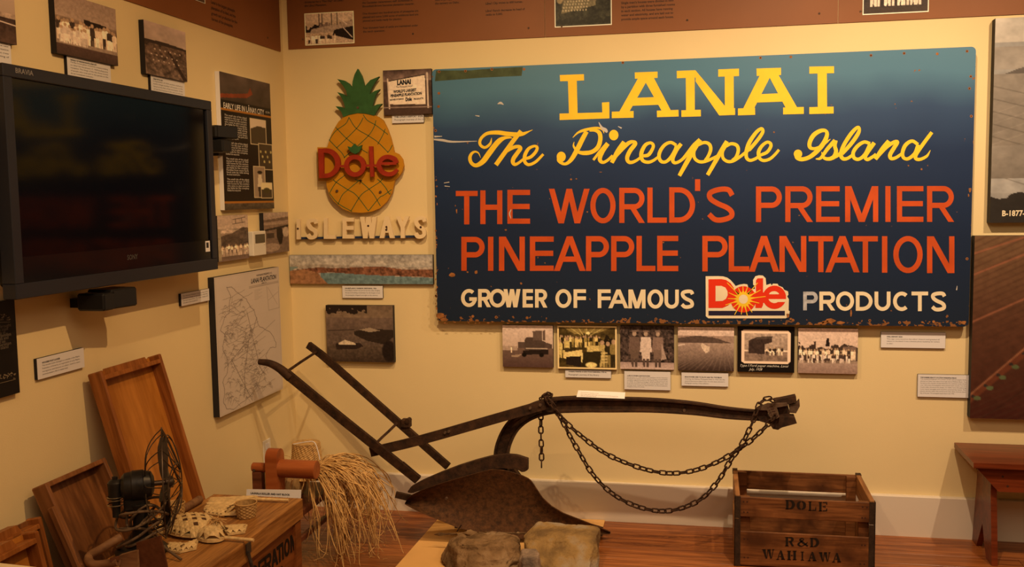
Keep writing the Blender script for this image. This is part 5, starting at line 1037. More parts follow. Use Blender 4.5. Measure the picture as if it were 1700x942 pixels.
# ------------------------------------------------------------------ cardboard and rocks
solo('cardboard_sheet', MB().prism([(.775, -.79, .002), (1.60, -.70, .002), (1.588, -.034, .002), (.787, -.034, .002)], (0, 0, .005)), M_card, 'flat sheet of brown cardboard lying under the plow and rocks', 'cardboard')
def rock(name, pts, mat, label, seed, rough=.012, cuts=5, bev=.012):
    bm = bmesh.new()
    for p_ in pts: bm.verts.new(p_)
    r_ = bmesh.ops.convex_hull(bm, input=bm.verts[:])
    bmesh.ops.delete(bm, geom=list({g for g in r_['geom_interior'] + r_['geom_unused'] if isinstance(g, bmesh.types.BMVert)}), context='VERTS')
    bmesh.ops.dissolve_limit(bm, angle_limit=.12, verts=bm.verts[:], edges=bm.edges[:])
    bmesh.ops.bevel(bm, geom=bm.edges[:], offset=bev, segments=2, affect='EDGES', profile=.5)
    bmesh.ops.triangulate(bm, faces=bm.faces[:])
    for _ in range(cuts):
        ed = [e for e in bm.edges if e.calc_length() > .014]
        if not ed: break
        bmesh.ops.subdivide_edges(bm, edges=ed, cuts=1, use_grid_fill=True); bmesh.ops.triangulate(bm, faces=bm.faces[:])
    bm.normal_update(); off = V((seed * 3.1, seed, 0)); d = {}
    for v in bm.verts:
        c = v.co
        h = mnoise.fractal(c * 9 + off, 1, 2, 6) * rough + mnoise.fractal(V((c.x * 14, c.y * 14, c.z * 60)) + off, 1, 2, 4) * rough * .3
        r2 = abs(mnoise.noise(c * 6 + off)); h -= max(0, .07 - r2) * rough * 8
        d[v] = v.normal * h
    for v, q_ in d.items(): v.co += q_; v.co.z = max(v.co.z, .0085)
    mb = MB(); bm.verts.index_update(); mb.add([v.co[:] for v in bm.verts], [[v.index for v in f.verts] for f in bm.faces]); bm.free()
    return solo(name, mb, mat, label, 'rock', smooth=35)
zf = lambda x, y_, z_=0.0: V((B(x, 930, y_)[0], y_, z_))
P_ = [B(753.5, 885, -.55), B(804, 886, -.54), B(840, 884, -.54), B(864, 890, -.56), B(868, 909, -.62), B(865, 925, -.72), B(738, 910, -.66), B(752, 905, -.74), B(785, 906, -.78), B(855, 903, -.74), zf(735, -.62), zf(736, -.78), zf(760, -.86), zf(835, -.86), zf(858, -.74), zf(862, -.56), zf(760, -.52), zf(850, -.52), B(733, 930, -.7)]
rock('rock', P_, M_rock1, 'rounded brown rock, left one in front of the plow blade', 1, .017)
P_ = [B(893, 866, -.50), B(926, 868, -.48), B(981, 873, -.48), B(996, 878, -.52), B(869, 891, -.60), B(870, 897, -.66), B(893, 902, -.68), B(928, 902, -.70), B(947, 899, -.70), B(991, 889, -.64), zf(872, -.70), zf(905, -.86), zf(970, -.86), zf(993, -.72), zf(992, -.50), zf(895, -.48)]
rock('rock', P_, M_rock2, 'flat topped ochre rock, right one in front of the plow blade', 2, .008, bev=.005)
P_ = [B(866, 912, -.80), B(890, 911, -.80), B(896, 918, -.84), B(893, 926, -.90), B(868, 926, -.90), zf(862, -.79), zf(900, -.80), zf(898, -.93), zf(864, -.94), B(861, 932, -.88)]
rock('rock', P_, M_rock3, 'small pale broken rock wedged between the two big rocks', 3, .005, bev=.003)

# ------------------------------------------------------------------ the plow
pg = thing('walking_plow', 'rusty iron walking plow with two long handles and an arched beam', 'plow', (1.35, -.38, 0))
BY = -.35
def pth(spec, n=6):
    """spec: (px, py, y) -> smoothed 3D path"""
    return [V(q) for q in cr([tuple(B(a_, b_, c_)) for a_, b_, c_ in spec], n)]
bp = pth([(833, 790, BY), (832, 765, BY), (836, 738, BY), (850, 710, BY), (874, 688, BY), (910, 675, BY), (955, 671.5, BY), (1010, 672, BY), (1080, 673, BY), (1150, 678, BY), (1210, 686, BY), (1268, 690.5, BY)])
pr_ = [(-.034, -.024), (-.034, .024), (-.025, .024), (-.020, .004), (.020, .004), (.025, .024), (.034, .024), (.034, -.024)]
sc_ = [np.interp(i / (len(bp) - 1), [0, .3, .55, .8, 1], [.95, .98, 1.0, .82, .62]) for i in range(len(bp))]
part(pg, 'beam', MB().sweep(bp, pr_, (0, -1, 0), scales=sc_), M_iron, smooth=30)
def flat(path, a_, b_, up=(0, -1, 0)): return MB().sweep(path, [(-a_, -b_), (a_, -b_), (a_, b_), (-a_, b_)], up)
part(pg, 'brace_bar', flat(pth([(615, 751, -.475), (700, 730.5, -.455), (800, 702, -.43), (880, 679, -.405), (905, 672, -.395)], 3), .0215, .007), M_iron)
hp = [(430, 601, -.60), (447, 603.5, -.60), (464, 612, -.59), (482, 627, -.58)]
part(pg, 'handle_grip', MB().tube(pth(hp), [.013 + .009 * i / 18 for i in range(19)], 10), M_iron, smooth=40, label='rounded upturned handle end')
part(pg, 'handle', flat(pth([(476, 621, -.583), (560, 690, -.54), (640, 754, -.49), (694, 797, -.44)], 3), .0195, .011), M_iron)
part(pg, 'handle', flat(pth([(512, 573, -.20), (528, 585, -.21), (545, 599, -.22), (640, 683, -.27), (744, 775, -.32)], 3), .0165, .011), M_iron)
part(pg, 'cross_rod', MB().tube([B(474, 619, -.585), B(500, 601, -.40), B(527, 583.5, -.21)], .0065, 8), M_iron)
part(pg, 'twisted_strap', MB().sweep(pth([(622, 739, -.49), (634, 727, -.42), (648, 714, -.35), (661, 701, -.28)], 4), [(-.006, -.0025), (.006, -.0025), (.006, .0025), (-.006, .0025)], (0, -1, 0)), M_iron)
c_ = B(674, 706, -.29); part(pg, 'clamp', MB().box((c_[0] - .022, -.305, c_[2] - .012), (c_[0] + .022, -.265, c_[2] + .028), .004).lathe([(0, -.02), (.012, -.02), (.012, .02), (0, .02)], (c_[0] + .012, -.29, c_[2] + .022), 'y', 8), M_iron)
part(pg, 'side_strap', flat([B(668, 769, -.465), B(694, 791, -.44)], .008, .005), M_iron)
def skin(tops, bots, x0, x1, nx, ny, yf, th):
    A = []; 
    for i in range(nx + 1):
        x = x0 + (x1 - x0) * i / nx; t_ = np.interp(x, [q[0] for q in tops], [q[1] for q in tops]); b_ = np.interp(x, [q[0] for q in bots], [q[1] for q in bots])
        for j in range(ny + 1):
            y = t_ + (b_ - t_) * j / ny; A.append(B(x, y, yf(i / nx, j / ny)))
    k = ny + 1; n = len(A); C_ = [p_ + V((0, th, 0)) for p_ in A]; fs = []
    for i in range(nx):
        for j in range(ny):
            a_, b_, c_, d_ = i * k + j, (i + 1) * k + j, (i + 1) * k + j + 1, i * k + j + 1
            fs += [(a_, b_, c_, d_), (n + a_, n + d_, n + c_, n + b_)]
    bd = [i * k for i in range(nx + 1)] + [nx * k + j for j in range(1, k)] + [i * k + ny for i in range(nx - 1, -1, -1)] + [j for j in range(ny - 1, 0, -1)]
    for q, r_ in zip(bd, bd[1:] + bd[:1]): fs.append((q, r_, n + r_, n + q))
    return MB().add(A + C_, fs)
tops = [(672, 836), (676, 828), (684, 822), (700, 814.5), (730, 804), (760, 795), (800, 784), (815, 780.5), (835, 781.5), (850, 785), (868, 791), (880, 797), (889, 810), (900, 827), (915, 841), (935, 853), (975, 868.5), (1013, 884)]
bots = [(672, 838), (690, 848), (722, 861.5), (760, 877), (799, 886), (860, 895), (930, 893), (1013, 887.5)]
part(pg, 'moldboard', skin(tops, bots, 672, 1013, 70, 12, lambda s, t: -.52 + .22 * s ** 1.3 + .055 * math.sin(math.pi * t) * (1 - s * .7), .011), M_mold, smooth=40, label='broad curved rusty plow blade')
t2 = [(677, 816), (682, 809), (700, 799), (730, 786), (760, 774.5), (790, 765), (815, 758.5), (840, 755.5), (858, 757), (876, 763)]
b2 = [(677, 818), (684, 820), (700, 814), (740, 801), (780, 788.5), (800, 783), (830, 778), (858, 779.5), (868, 785.5), (876, 781)]
part(pg, 'landside_plate', skin(t2, b2, 677, 876, 40, 3, lambda s, t: -.50 + .10 * s, .028), M_iron, smooth=40)
part(pg, 'stub_bar', flat([B(657, 821.5, -.47), B(684, 828, -.46)], .013, .01), M_iron)
part(pg, 'frog', MB().prism([B(x, y, -.29) for x, y in ((735, 800), (850, 775), (868, 800), (905, 845), (960, 870), (955, 884), (800, 880))], (0, .04, 0)), M_iron)
part(pg, 'sole', MB().prism([(.90, -.26, .008), (1.60, -.26, .008), (1.60, -.26, .04), (1.40, -.26, .09), (.90, -.26, .16)], (0, .03, 0)), M_iron)
part(pg, 'peg', MB().tube([B(766, 872, -.50), B(758.5, 883, -.50)], .003, 6), M_iron)
mb = MB()
for x, y, d in ((624, 749, -.486), (634, 747, -.486), (745, 717, -.455), (739, 719, -.455), (880, 678, -.415), (897, 673, -.41), (923, 666.5, -.36), (741, 828, -.51), (1136, 682, -.36)):
    mb.lathe([(0, -.006), (.006, -.006), (.007, .004)], B(x, y, d), 'y', 8)
part(pg, 'bolt', mb, M_ironpale)
hd = lambda x, y, e=-.36: B(1230 + x / 9.417, 640 + y / 9.417, e)
def hpz(name, pts, e, d, m): part(pg, name, MB().prism([hd(x, y, e) for x, y in pts], (0, d, 0)), m)
hpz('clevis_body', [(250, 385), (340, 330), (430, 380), (420, 470), (480, 530), (600, 500), (640, 660), (580, 700), (500, 685), (450, 610), (300, 565), (262, 500)], -.375, .05, M_iron)
hpz('clevis_plate', [(270, 372), (340, 320), (420, 288), (520, 290), (720, 280), (742, 318), (560, 350), (605, 495), (560, 525), (480, 522), (440, 480), (410, 395), (250, 388)], -.392, .016, M_ironpale)
hpz('upper_jaw', [(520, 235), (620, 220), (860, 170), (872, 262), (740, 300), (525, 292)], -.36, .05, M_iron)
hpz('draw_plate', [(560, 350), (738, 320), (765, 430), (757, 502), (605, 492)], -.368, .02, M_iron)
hpz('draw_hook', [(745, 310), (858, 288), (915, 225), (922, 330), (862, 440), (765, 432), (760, 370)], -.35, .025, M_ironpale)
hpz('lower_jaw', [(600, 500), (845, 505), (877, 597), (650, 660), (580, 690)], -.385, .07, M_iron)
mb = MB()
for k in range(5): mb.prism([hd(445 + 20 * k + a_, 330 + 37 * k + b_, -.3925) for a_, b_ in ((0, 0), (52, -6), (54, 14), (2, 20))], (0, .003, 0)); mb.prism([hd(415 + 20 * k + a_, 348 + 37 * k + b_, -.3925) for a_, b_ in ((0, 0), (18, -2), (18, 14), (0, 16))], (0, .003, 0))
part(pg, 'adjusting_teeth', mb, M_hole, kind='stuff')
# card standing on the beam
t0 = B(957, 660, -.372); 
mb = MB().prism([B(960, 648.5, -.365), B(1038, 652, -.365), B(1037, 662.5, -.376), B(957, 659.5, -.376)], (0, .002, 0))
cdx = thing('caption_card', 'bright white caption card standing on top of the plow beam', 'label', (B(997, 662, -.37)[0], -.37, t0[2]))
part(cdx, 'card', mb, M_cardbright)
mb = MB()
for k, s_ in enumerate(('MULE-DRAWN WALKING PLOW', 'Early iron plow, pulled by a pair of mules, used to break the red soil of the pineapple fields', 'Gift of a plantation family')): put_text(mb, [s_], B(964, 651.2 + 2.6 * k, -.3785), (.999, 0, -.04), .006, width=(.08, .165, .07)[k])
part(cdx, 'lettering', mb, plain('text_faint', (.45, .30, .25), .7), kind='stuff')

# ------------------------------------------------------------------ chains
LP, LL, LW, LR = .0285, .0415, .0265, .0036
pts = []
for k in range(20):
    a_ = 2 * math.pi * k / 20; r_ = (LW - 2 * LR) / 2; s_ = (LL - LW) / 2
    pts.append((r_ * math.cos(a_) , 0, r_ * math.sin(a_) + (s_ if math.sin(a_) >= 0 else -s_)))
lk = MB(); lk.sweep(pts, [(LR * math.cos(2 * math.pi * i / 6), LR * math.sin(2 * math.pi * i / 6)) for i in range(6)], (0, 1, 0), closed=True)
LINK = mesh_of('link', lk, M_iron, smooth=60)
def chain(label, path, roll0=0.3, base=None):
    P = [V(q) for q in path]; cum = [0]
    for a_, b_ in zip(P, P[1:]): cum.append(cum[-1] + (b_ - a_).length)
    n = max(2, int(cum[-1] / LP)); t = thing('iron_chain', label, 'chain', tuple(base or P[0])); A = np.array([tuple(p_) for p_ in P])
    at = lambda s_: V([float(np.interp(s_, cum, A[:, k])) for k in range(3)])
    for i in range(n):
        s_ = (i + .5) * cum[-1] / n; c = at(s_); tg = (at(s_ + .01) - at(s_ - .01)).normalized()
        yv = V((0, 1, 0)); x_ = yv.cross(tg).normalized(); y_ = tg.cross(x_)
        ang = (roll0 if i % 2 == 0 else roll0 + math.pi / 2) + .25 * math.sin(i * 1.7)
        R_ = Matrix((x_, y_, tg)).transposed().to_4x4() @ Matrix.Rotation(ang, 4, 'Z')
        o = bpy.data.objects.new('link', LINK); COL.objects.link(o); o.parent = t; o.matrix_local = Matrix.Translation(c - V(t.location)) @ R_
    return t
CY = -.40
up_ = pth([(897, 664, -.39), (907, 662, CY), (917, 672, CY), (927, 688, CY), (938, 700, CY), (955, 716, CY), (985, 740, CY), (1012, 757, CY), (1050, 773, CY), (1090, 784, CY), (1125, 786, CY), (1162, 779, CY), (1200, 763, CY), (1228, 745, CY), (1246, 732, CY), (1263, 717, CY), (1276, 704, CY), (1288, 690, CY)], 5)
chain('iron chain hanging in the shallower upper loop below the plow beam', up_)
lo_ = pth([(903, 658, -.36), (912, 668, -.42), (922, 682, -.42), (934, 700, -.42), (945, 722, -.42), (962, 752, -.42), (982, 785, -.42), (1008, 813, -.42), (1036, 832, -.42), (1070, 845, -.42), (1105, 849, -.42), (1138, 842, -.42), (1168, 826, -.42), (1193, 798, -.42), (1213, 765, -.42), (1228, 744, -.42), (1240, 722, -.42), (1250, 700, -.42), (1256, 682, -.41), (1262, 670, -.39), (1275, 662, -.37), (1286, 668, -.40)], 5)
chain('iron chain hanging in the deeper lower loop below the plow beam', lo_)
chain('short iron chain end dangling straight down from the plow beam', pth([(898, 686, -.34), (898, 720, -.34), (899, 750, -.34), (899, 776, -.34)], 4), 0)
chain('few chain links heaped on top of the plow beam arch', pth([(901, 657, -.40), (908, 655, -.37), (916, 658, -.34), (910, 656, -.31), (902, 662, -.30), (898, 672, -.31), (898, 686, -.33)], 4), .8)

# ------------------------------------------------------------------ wooden foot locker (closed chest)
ZT = .5
ch_ = thing('foot_locker', 'wooden foot locker chest with black lettering under woven crafts', 'chest', (.48, -1.9, 0))
tx0, tx1, tya, tyb = .305, .652, -2.36, -1.412
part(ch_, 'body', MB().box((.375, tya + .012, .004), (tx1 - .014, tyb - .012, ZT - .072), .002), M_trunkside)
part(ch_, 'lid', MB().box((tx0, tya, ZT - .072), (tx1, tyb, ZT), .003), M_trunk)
FX = tx1 - .014
part(ch_, 'corner_batten', MB().box((FX, tyb - .06, .01), (FX + .009, tyb - .014, ZT - .076)), M_trunkside)
mb = MB(); fx = lambda y, v: V((FX + .0006 + .00003 * LAYER[0], y, -v))
for ch, a_, b_ in (('N', 549, 581), ('O', 509, 545), ('I', 492, 508), ('T', 462, 497), ('A', 425, 468), ('R', 383, 428), ('E', 343, 382), ('D', 296, 340), ('E', 250, 292), ('F', 205, 246)):
    pa, pb = 340 + a_ / 3.891, 340 + b_ / 3.891; ya = L(pa, 884 + (489 - pa) * .74, FX)[1]; yb_ = L(pb, 884 + (489 - pb) * .74, FX)[1]
    zt_ = L(489, 884, FX)[2]; glyph(mb, ch, ya, yb_, -zt_, -zt_ + .062, .0125, fx)
y0_ = L(462, 936, FX)[1]; glyph(mb, 'C', y0_, y0_ + .04, -.312, -.255, .012, fx)
part(ch_, 'painted_lettering', mb, M_sten)
q0 = L(411, 897, tx1)
mb = MB(); yq = q0[1]
mb.box((tx1, yq - .016, ZT - .045), (tx1 + .004, yq + .016, ZT - .01), .001); mb.tube([(tx1 + .006, yq - .012, ZT - .035), (tx1 + .012, yq - .008, ZT - .07), (tx1 + .012, yq + .004, ZT - .105), (tx1 + .008, yq + .01, ZT - .14)], .006, 8); mb.box((FX, yq - .014, ZT - .16), (FX + .005, yq + .02, ZT - .10), .001)
part(ch_, 'hasp', mb, plain('hasp_metal', (.10, .09, .08), .4, metal=.7))

# ------------------------------------------------------------------ leaning trays
def tray(label, a, wd, ln, th, dep, mf, mr, notch=True, cleat=False, rail=.016):
    e = V((math.sin(th), 0, -math.cos(th))); X_ = V((0, 1, 0)); Z_ = -e; Y_ = Z_.cross(X_)
    M_ = Matrix((X_, Y_, Z_)).transposed().to_4x4(); bot = V(a) + e * ln; M_.translation = bot
    t = thing('wooden_tray', label, 'tray', M=M_)
    part(t, 'floor_panel', MB().box((rail * .8, dep - .010, .0), (wd - rail * .8, dep - .002, ln - .004)), mf)
    for x0_ in (0, wd - rail): part(t, 'side_rail', MB().box((x0_, 0, 0), (x0_ + rail, dep, ln), .004), mr)
    zt = ln - (.018 if notch else 0)
    part(t, 'end_rail', MB().box((rail, .002, zt - rail), (wd - rail, dep, zt), .002), mr)
    part(t, 'end_rail', MB().box((rail, .002, 0), (wd - rail, dep, rail), .002), mr)
    if notch: part(t, 'end_ridge', MB().prism([(wd * .20, dep * .35, zt), (wd * .82, dep * .35, zt), (wd * .79, dep * .35, zt + .022), (wd * .24, dep * .35, zt + .022)], (0, dep * .62, 0)), mr)
    if cleat: part(t, 'cleat', MB().box((-.017, -.002, -0.0), (-.001, .018, ln - .075), .002), mr)
    return t
tray('tall reddish wooden tray leaning on the wall behind the fan', (.078, -1.713, 1.004), .371, 1.035, .278, .055, M_tray, M_trayrim)
tray('dark stained wooden tray leaning left of the tall tray', (.085, -2.025, .712), .305, .765, .40, .058, M_dtray, M_dtrayrim, notch=False, cleat=True)
aa = L(70, 857, .10); tray('wooden tray at the left frame edge, rear one of two', (.10, aa[1] - .42, aa[2]), .42, aa[2] / math.cos(.2) - .01, .2, .05, M_dtray, M_trayrim)
aa = L(65, 880, .175); tray('wooden tray at the left frame edge, front one of two', (.175, aa[1] - .42, aa[2]), .42, aa[2] / math.cos(.2) - .015, .2, .055, M_tray, M_trayrim)
f0, f1 = F(-40, 931, .7), F(60, 942, .7)
mb = MB().prism([f0, f1, f1 + V((.05, -.3, 0)), f0 + V((.05, -.3, 0))], (0, 0, -.698)); 
solo('display_block', mb, plain('pale_block', (.75, .60, .35), .5), 'pale display block in the nearest left foreground, only its top edge in view', 'block')

# ------------------------------------------------------------------ electric fan
fc = F(222, 908, ZT); fc = V((.385, -2.00, ZT))
AX = V((.86, .51, 0)).normalized(); Mf = Matrix((AX, V((0, 0, 1)).cross(AX), V((0, 0, 1)))).transposed().to_4x4(); Mf.translation = fc
fan = thing('electric_fan', 'antique black electric fan with wire cage, standing on the chest', 'fan', M=Mf)
HZ = .212
part(fan, 'base', MB().lathe([(0, .001), (.075, .001), (.078, .012), (.06, .03), (.03, .05), (.022, .08), (.022, .12), (.03, .155), (0, .16)], n=28), M_fan, smooth=40)
part(fan, 'motor', MB().lathe([(0, -.052), (.028, -.050), (.040, -.040), (.043, -.02), (.0455, -.018), (.0455, .014), (.043, .016), (.038, .036), (.022, .044), (0, .046)], (0, 0, HZ), 'x', 32), M_fan, smooth=30)
mb = MB().box((-.045, -.02, HZ - .075), (.02, .02, HZ - .035), .006).lathe([(0, -.04), (.02, -.038), (.022, .01), (.015, .018), (.008, .02), (.008, .028), (0, .03)], (-.066, 0, HZ + .005), 'z', 16).lathe([(.012, -.03), (.012, .03), (0, .03)], (-.066, 0, HZ - .06), 'z', 12)
part(fan, 'oscillator_gearbox', mb, M_fan, smooth=35)
mb = MB()
for z_ in (-.028, -.036, -.052): mb.lathe([(.0235, z_ - .0018), (.026, z_), (.0235, z_ + .0018)], (-.066, 0, HZ), 'z', 16)
part(fan, 'brass_ring', mb, plain('dull_brass', (.28, .22, .14), .35, metal=.8), smooth=40)
part(fan, 'shaft', MB().lathe([(.008, .04), (.008, .075), (.016, .078), (.018, .098), (0, .104)], (0, 0, HZ), 'x', 14), M_wire, smooth=30)
XH = .072
def blade_mesh():
    A = []; n = 10
    for i in range(n + 1):
        s_ = i / n; r_ = .014 + .13 * s_; wd_ = (.014 + .034 * math.sin(min(1, s_ * 1.12) * math.pi * .62) ** 1.2) * (1 - max(0, s_ - .82) * 3.2); tw = .85 - .35 * s_
        for k in range(5):
            q_ = (k / 4 - .5) * wd_; A.append((math.sin(tw) * q_ + .010 * (1 - (2 * k / 4 - 1) ** 2), math.cos(tw) * q_, r_))
    fs = [(i * 5 + k, (i + 1) * 5 + k, (i + 1) * 5 + k + 1, i * 5 + k + 1) for i in range(n) for k in range(4)]; nn = len(A)
    m_ = MB(); m_.add(A + [(a_ + .0015, b_, c_) for a_, b_, c_ in A], fs + [tuple(nn + q for q in f[::-1]) for f in fs]); return mesh_of('blade', m_, plain('blade_metal', (.10, .085, .065), .4, metal=.6, var=.3, scale=30), smooth=50)
bmsh = blade_mesh()
for k in range(4):
    o = bpy.data.objects.new('blade', bmsh); COL.objects.link(o); o.parent = fan; o.matrix_local = Matrix.Translation((XH, 0, HZ)) @ Matrix.Rotation(math.radians(90 * k + 3), 4, 'X')
RC = .166; mb = MB()
ring = lambda x, r_, rr_, m_=36: mb.tube([(x, r_ * math.cos(2 * math.pi * i / m_), HZ + r_ * math.sin(2 * math.pi * i / m_)) for i in range(m_)], rr_, 6, closed=True, up=(1, 0, 0))
ring(XH, RC, .0022); part(fan, 'cage_ring', mb, M_wire, smooth=60)
for k in range(8):
    a0_ = 2 * math.pi * (k + .5) / 8; mb = MB(); P_ = []
    for i in range(17):
        s_ = i / 16; ang = a0_ + (s_ - .5) * .62 * 1.0; r_ = RC * (1 - .74 * math.sin(math.pi * s_) ** .7) ; x_ = XH + .048 * math.sin(math.pi * s_) ** .6
        P_.append((x_, r_ * math.cos(ang), HZ + r_ * math.sin(ang)))
    mb.tube(P_, .0016, 5, up=(1, 0, 0)); part(fan, 'cage_wire', mb, M_wire, smooth=60)
for k in range(9):
    a0_ = 2 * math.pi * (k + .25) / 9; mb = MB(); P_ = []
    for i in range(9):
        s_ = i / 8; r_ = .03 + (RC - .03) * s_; P_.append((XH - .052 * (1 - s_ ** 3.2), r_ * math.cos(a0_), HZ + r_ * math.sin(a0_)))
    mb.tube(P_, .0018, 5, up=(0, .3, 1)); part(fan, 'rear_spoke', mb, M_wire, smooth=60)
for k in range(5):
    a0_ = 2 * math.pi * (k + .5) / 5; mb = MB(); P_ = []
    for i in range(28):
        t_ = 2 * math.pi * i / 28; yy_ = .080 * math.cos(a0_) + .074 * math.cos(t_); zz_ = .080 * math.sin(a0_) + .074 * math.sin(t_); d_ = min(1, math.hypot(yy_, zz_) / RC)
        P_.append((XH + .004 + .048 * (1 - d_ ** 2.5), yy_, HZ + zz_))
    mb.tube(P_, .0019, 5, closed=True, up=(1, 0, 0)); part(fan, 'petal_wire', mb, M_wire, smooth=60)
mb = MB(); ring(XH + .046, .045, .0016, 24); part(fan, 'front_ring', mb, M_wire, smooth=60)
# cord wound around the stand
rr = random.Random(4); P_ = []
for i in range(150):
    a_ = i * .30; k = i / 150; r_ = .052 + .022 * math.sin(i * .11) + .006 * math.sin(i * .9); P_.append(V((fc[0] + .0 + r_ * 1.05 * math.cos(a_), fc[1] + r_ * math.sin(a_), ZT + .045 + .085 * (.5 + .5 * math.sin(i * .07)) + .03 * math.sin(a_ * 1.0 + i * .02))))
P_ += [fc + V((.09, -.02, .03)), fc + V((.12, .0, .012)), fc + V((.16, -.05, .008)), fc + V((.13, -.12, .008))]
solo('power_cord', MB().tube([V(q) for q in cr([tuple(p_) for p_ in P_[::2]], 3)], .0042, 7), M_cord, 'tangled brown fabric cord wound around the fan stand', 'cord', smooth=60, base=fc)
# rusty tool with looped handle
tl = thing('hand_tool', 'rusty plate tool with a looped wooden handle beside the fan', 'tool', (.36, -2.16, ZT))
part(tl, 'blade', MB().prism([B(226, 902, -2.165), B(266, 890.5, -2.165), B(279, 950, -2.165), B(231, 958, -2.165)], (0, .006, 0)), M_blade)
part(tl, 'wooden_block', MB().prism([B(196, 924, -2.175), B(227, 915, -2.175), B(229, 950, -2.175), B(199, 956, -2.175)], (0, .02, 0)), M_handle)
part(tl, 'looped_handle', MB().tube(pth([(201, 892, -2.10), (186, 901, -2.12), (166, 913, -2.14), (150, 922, -2.15), (147, 931, -2.17), (156, 938, -2.19), (175, 937, -2.19), (196, 933, -2.19)]), [.0125] * 43, 10), M_handle, smooth=50)
part(tl, 'tang', flat([B(183, 931, -2.20), B(198, 927, -2.19)], .006, .003), M_blade)

# ------------------------------------------------------------------ woven crafts on the chest
def weave(Pf, ins, n, bul, seed, hole=lambda u, v, i, j: False, diag=True):
    """strips crossing at 45 degrees as bulged lozenges; Pf(u, v) -> V in [-1, 1]^2"""
    mb = MB(); r_ = random.Random(seed); h = 1.0 / n
    for i in range(-2 * n, 2 * n + 1):
        for j in range(-2 * n, 2 * n + 1):
            if diag: u, v = (i + j) * h, (i - j) * h; cs = ((u, v - h), (u + h, v), (u, v + h), (u - h, v))
            else: u, v = (2 * i) * h, (2 * j) * h; cs = ((u - h, v - h), (u + h, v - h), (u + h, v + h), (u - h, v + h))
            if not ins(u, v): continue
            hl = hole(u, v, i, j); q = [Pf(*c) for c in cs]; c = Pf(u, v); nn = (q[1] - q[0]).cross(q[3] - q[0]); 
            if nn.length < 1e-9: continue
            nn.normalize(); nn = nn if nn.z >= 0 else -nn
            mid = [(a_ + b_) / 2 * .5 + c * .5 + nn * bul * .8 for a_, b_ in zip(q, q[1:] + q[:1])]
            c2 = c + nn * (bul * (-.6 if hl else 1.) * r_.uniform(.7, 1.3))
            tilt = nn * bul * (.5 if (i + j) % 2 else -.5); q = [a_ + (tilt if k % 2 else -tilt) * .6 for k, a_ in enumerate(q)]
            mb.add(q + [c2], [(0, 1, 4), (1, 2, 4), (2, 3, 4), (3, 0, 4)], 1 if hl else 0)
    return mb
def rimmed(Pf, n, th, down):
    pass
def dome(cx, cy, z0_, ax, ay, ang, h, squash=2.0):
    ca, sa = math.cos(ang), math.sin(ang)
    def f(u, v):
        r2 = min(1.0, u * u + v * v); x, y = ax * u, ay * v; 
        return V((cx + ca * x - sa * y, cy + sa * x + ca * y, z0_ + h * (1 - r2) ** .6))
    return f
tc = F(322, 884, ZT); hd_ = F(372, 895, ZT); ang = math.atan2(hd_[1] - tc[1], hd_[0] - tc[0])
tur = thing('woven_turtle', 'woven leaf turtle with dark diamond marks on its shell', 'ornament', (tc[0], tc[1], ZT))
f_ = dome(tc[0], tc[1], ZT + .012, .108, .076, ang, .046)
part(tur, 'shell', weave(f_, lambda u, v: u * u + v * v < .96, 9, .0026, 1, lambda u, v, i, j: u < .45 and v > -.45 and (i % 2 == 0) and (j % 2 == 0)), [M_weave, M_weavedk])
part(tur, 'belly', MB().add(*(lambda A: (A, [tuple(range(24))]))([f_(math.cos(2 * math.pi * k / 24), math.sin(2 * math.pi * k / 24)) for k in range(24)])).prism([f_(.97 * math.cos(2 * math.pi * k / 24), .97 * math.sin(2 * math.pi * k / 24)) - V((0, 0, .0)) for k in range(24)], (0, 0, -.012)), M_weave)
def loc(s_, t_, z_=0.): return V((tc[0] + math.cos(ang) * s_ - math.sin(ang) * t_, tc[1] + math.sin(ang) * s_ + math.cos(ang) * t_, ZT + z_))
hc = loc(.108, -.03); fh = dome(hc[0], hc[1], ZT + .016, .050, .036, ang, .030)
part(tur, 'head', weave(fh, lambda u, v: u * u + v * v < .98, 4, .0022, 2).prism([fh(math.cos(2 * math.pi * k / 16), math.sin(2 * math.pi * k / 16)) for k in range(16)], (0, 0, -.010)), [M_weave, M_weavedk])
def flap(pts, n, z_=.012, bend=.012):
    a_, b_, c_, d_ = pts
    return lambda u, v: (lambda s_, t_: (a_ * (1 - s_) + b_ * s_) * (1 - t_) + (d_ * (1 - s_) + c_ * s_) * t_ + V((0, 0, bend * math.sin(math.pi * s_))))((u + 1) / 2, (v + 1) / 2)
sq = lambda u, v: abs(u) < .97 and abs(v) < .97
def px(*a_): return F(a_[0], a_[1], ZT + .008)
for k, pts in enumerate(([px(330, 895), px(326, 910), px(299, 916), px(312, 903)], [px(312, 903), px(299, 917), px(271, 912), px(288, 902)], [px(366, 874), px(378, 887), px(407, 883), px(411, 871)], [px(268, 871), px(276, 884), px(258, 884), px(253, 870)], [px(262, 856), px(275, 868), px(265, 880), px(253, 872)])):
    m_ = weave(flap(pts, 3), sq, 3, .0016, 10 + k); m_.prism([p_ for p_ in pts], (0, 0, -.006)); part(tur, 'flipper', m_, [M_weave, M_weavedk])
mb = MB(); rr = random.Random(8)
for k in range(12):
    a_ = rr.uniform(-1.4, 1.6); c_ = loc(.085, .004, .052); mb.tube([V(q) for q in cr([tuple(loc(.088, .03 * math.sin(a_), .05 - .01 * abs(a_))), tuple(c_ + V((rr.uniform(-.01, .02), rr.uniform(-.015, .015), rr.uniform(0, .012)))), tuple(c_ + V((rr.uniform(-.01, .045), rr.uniform(-.03, .04), rr.uniform(-.015, .006))))], 4)], .0011, 5)
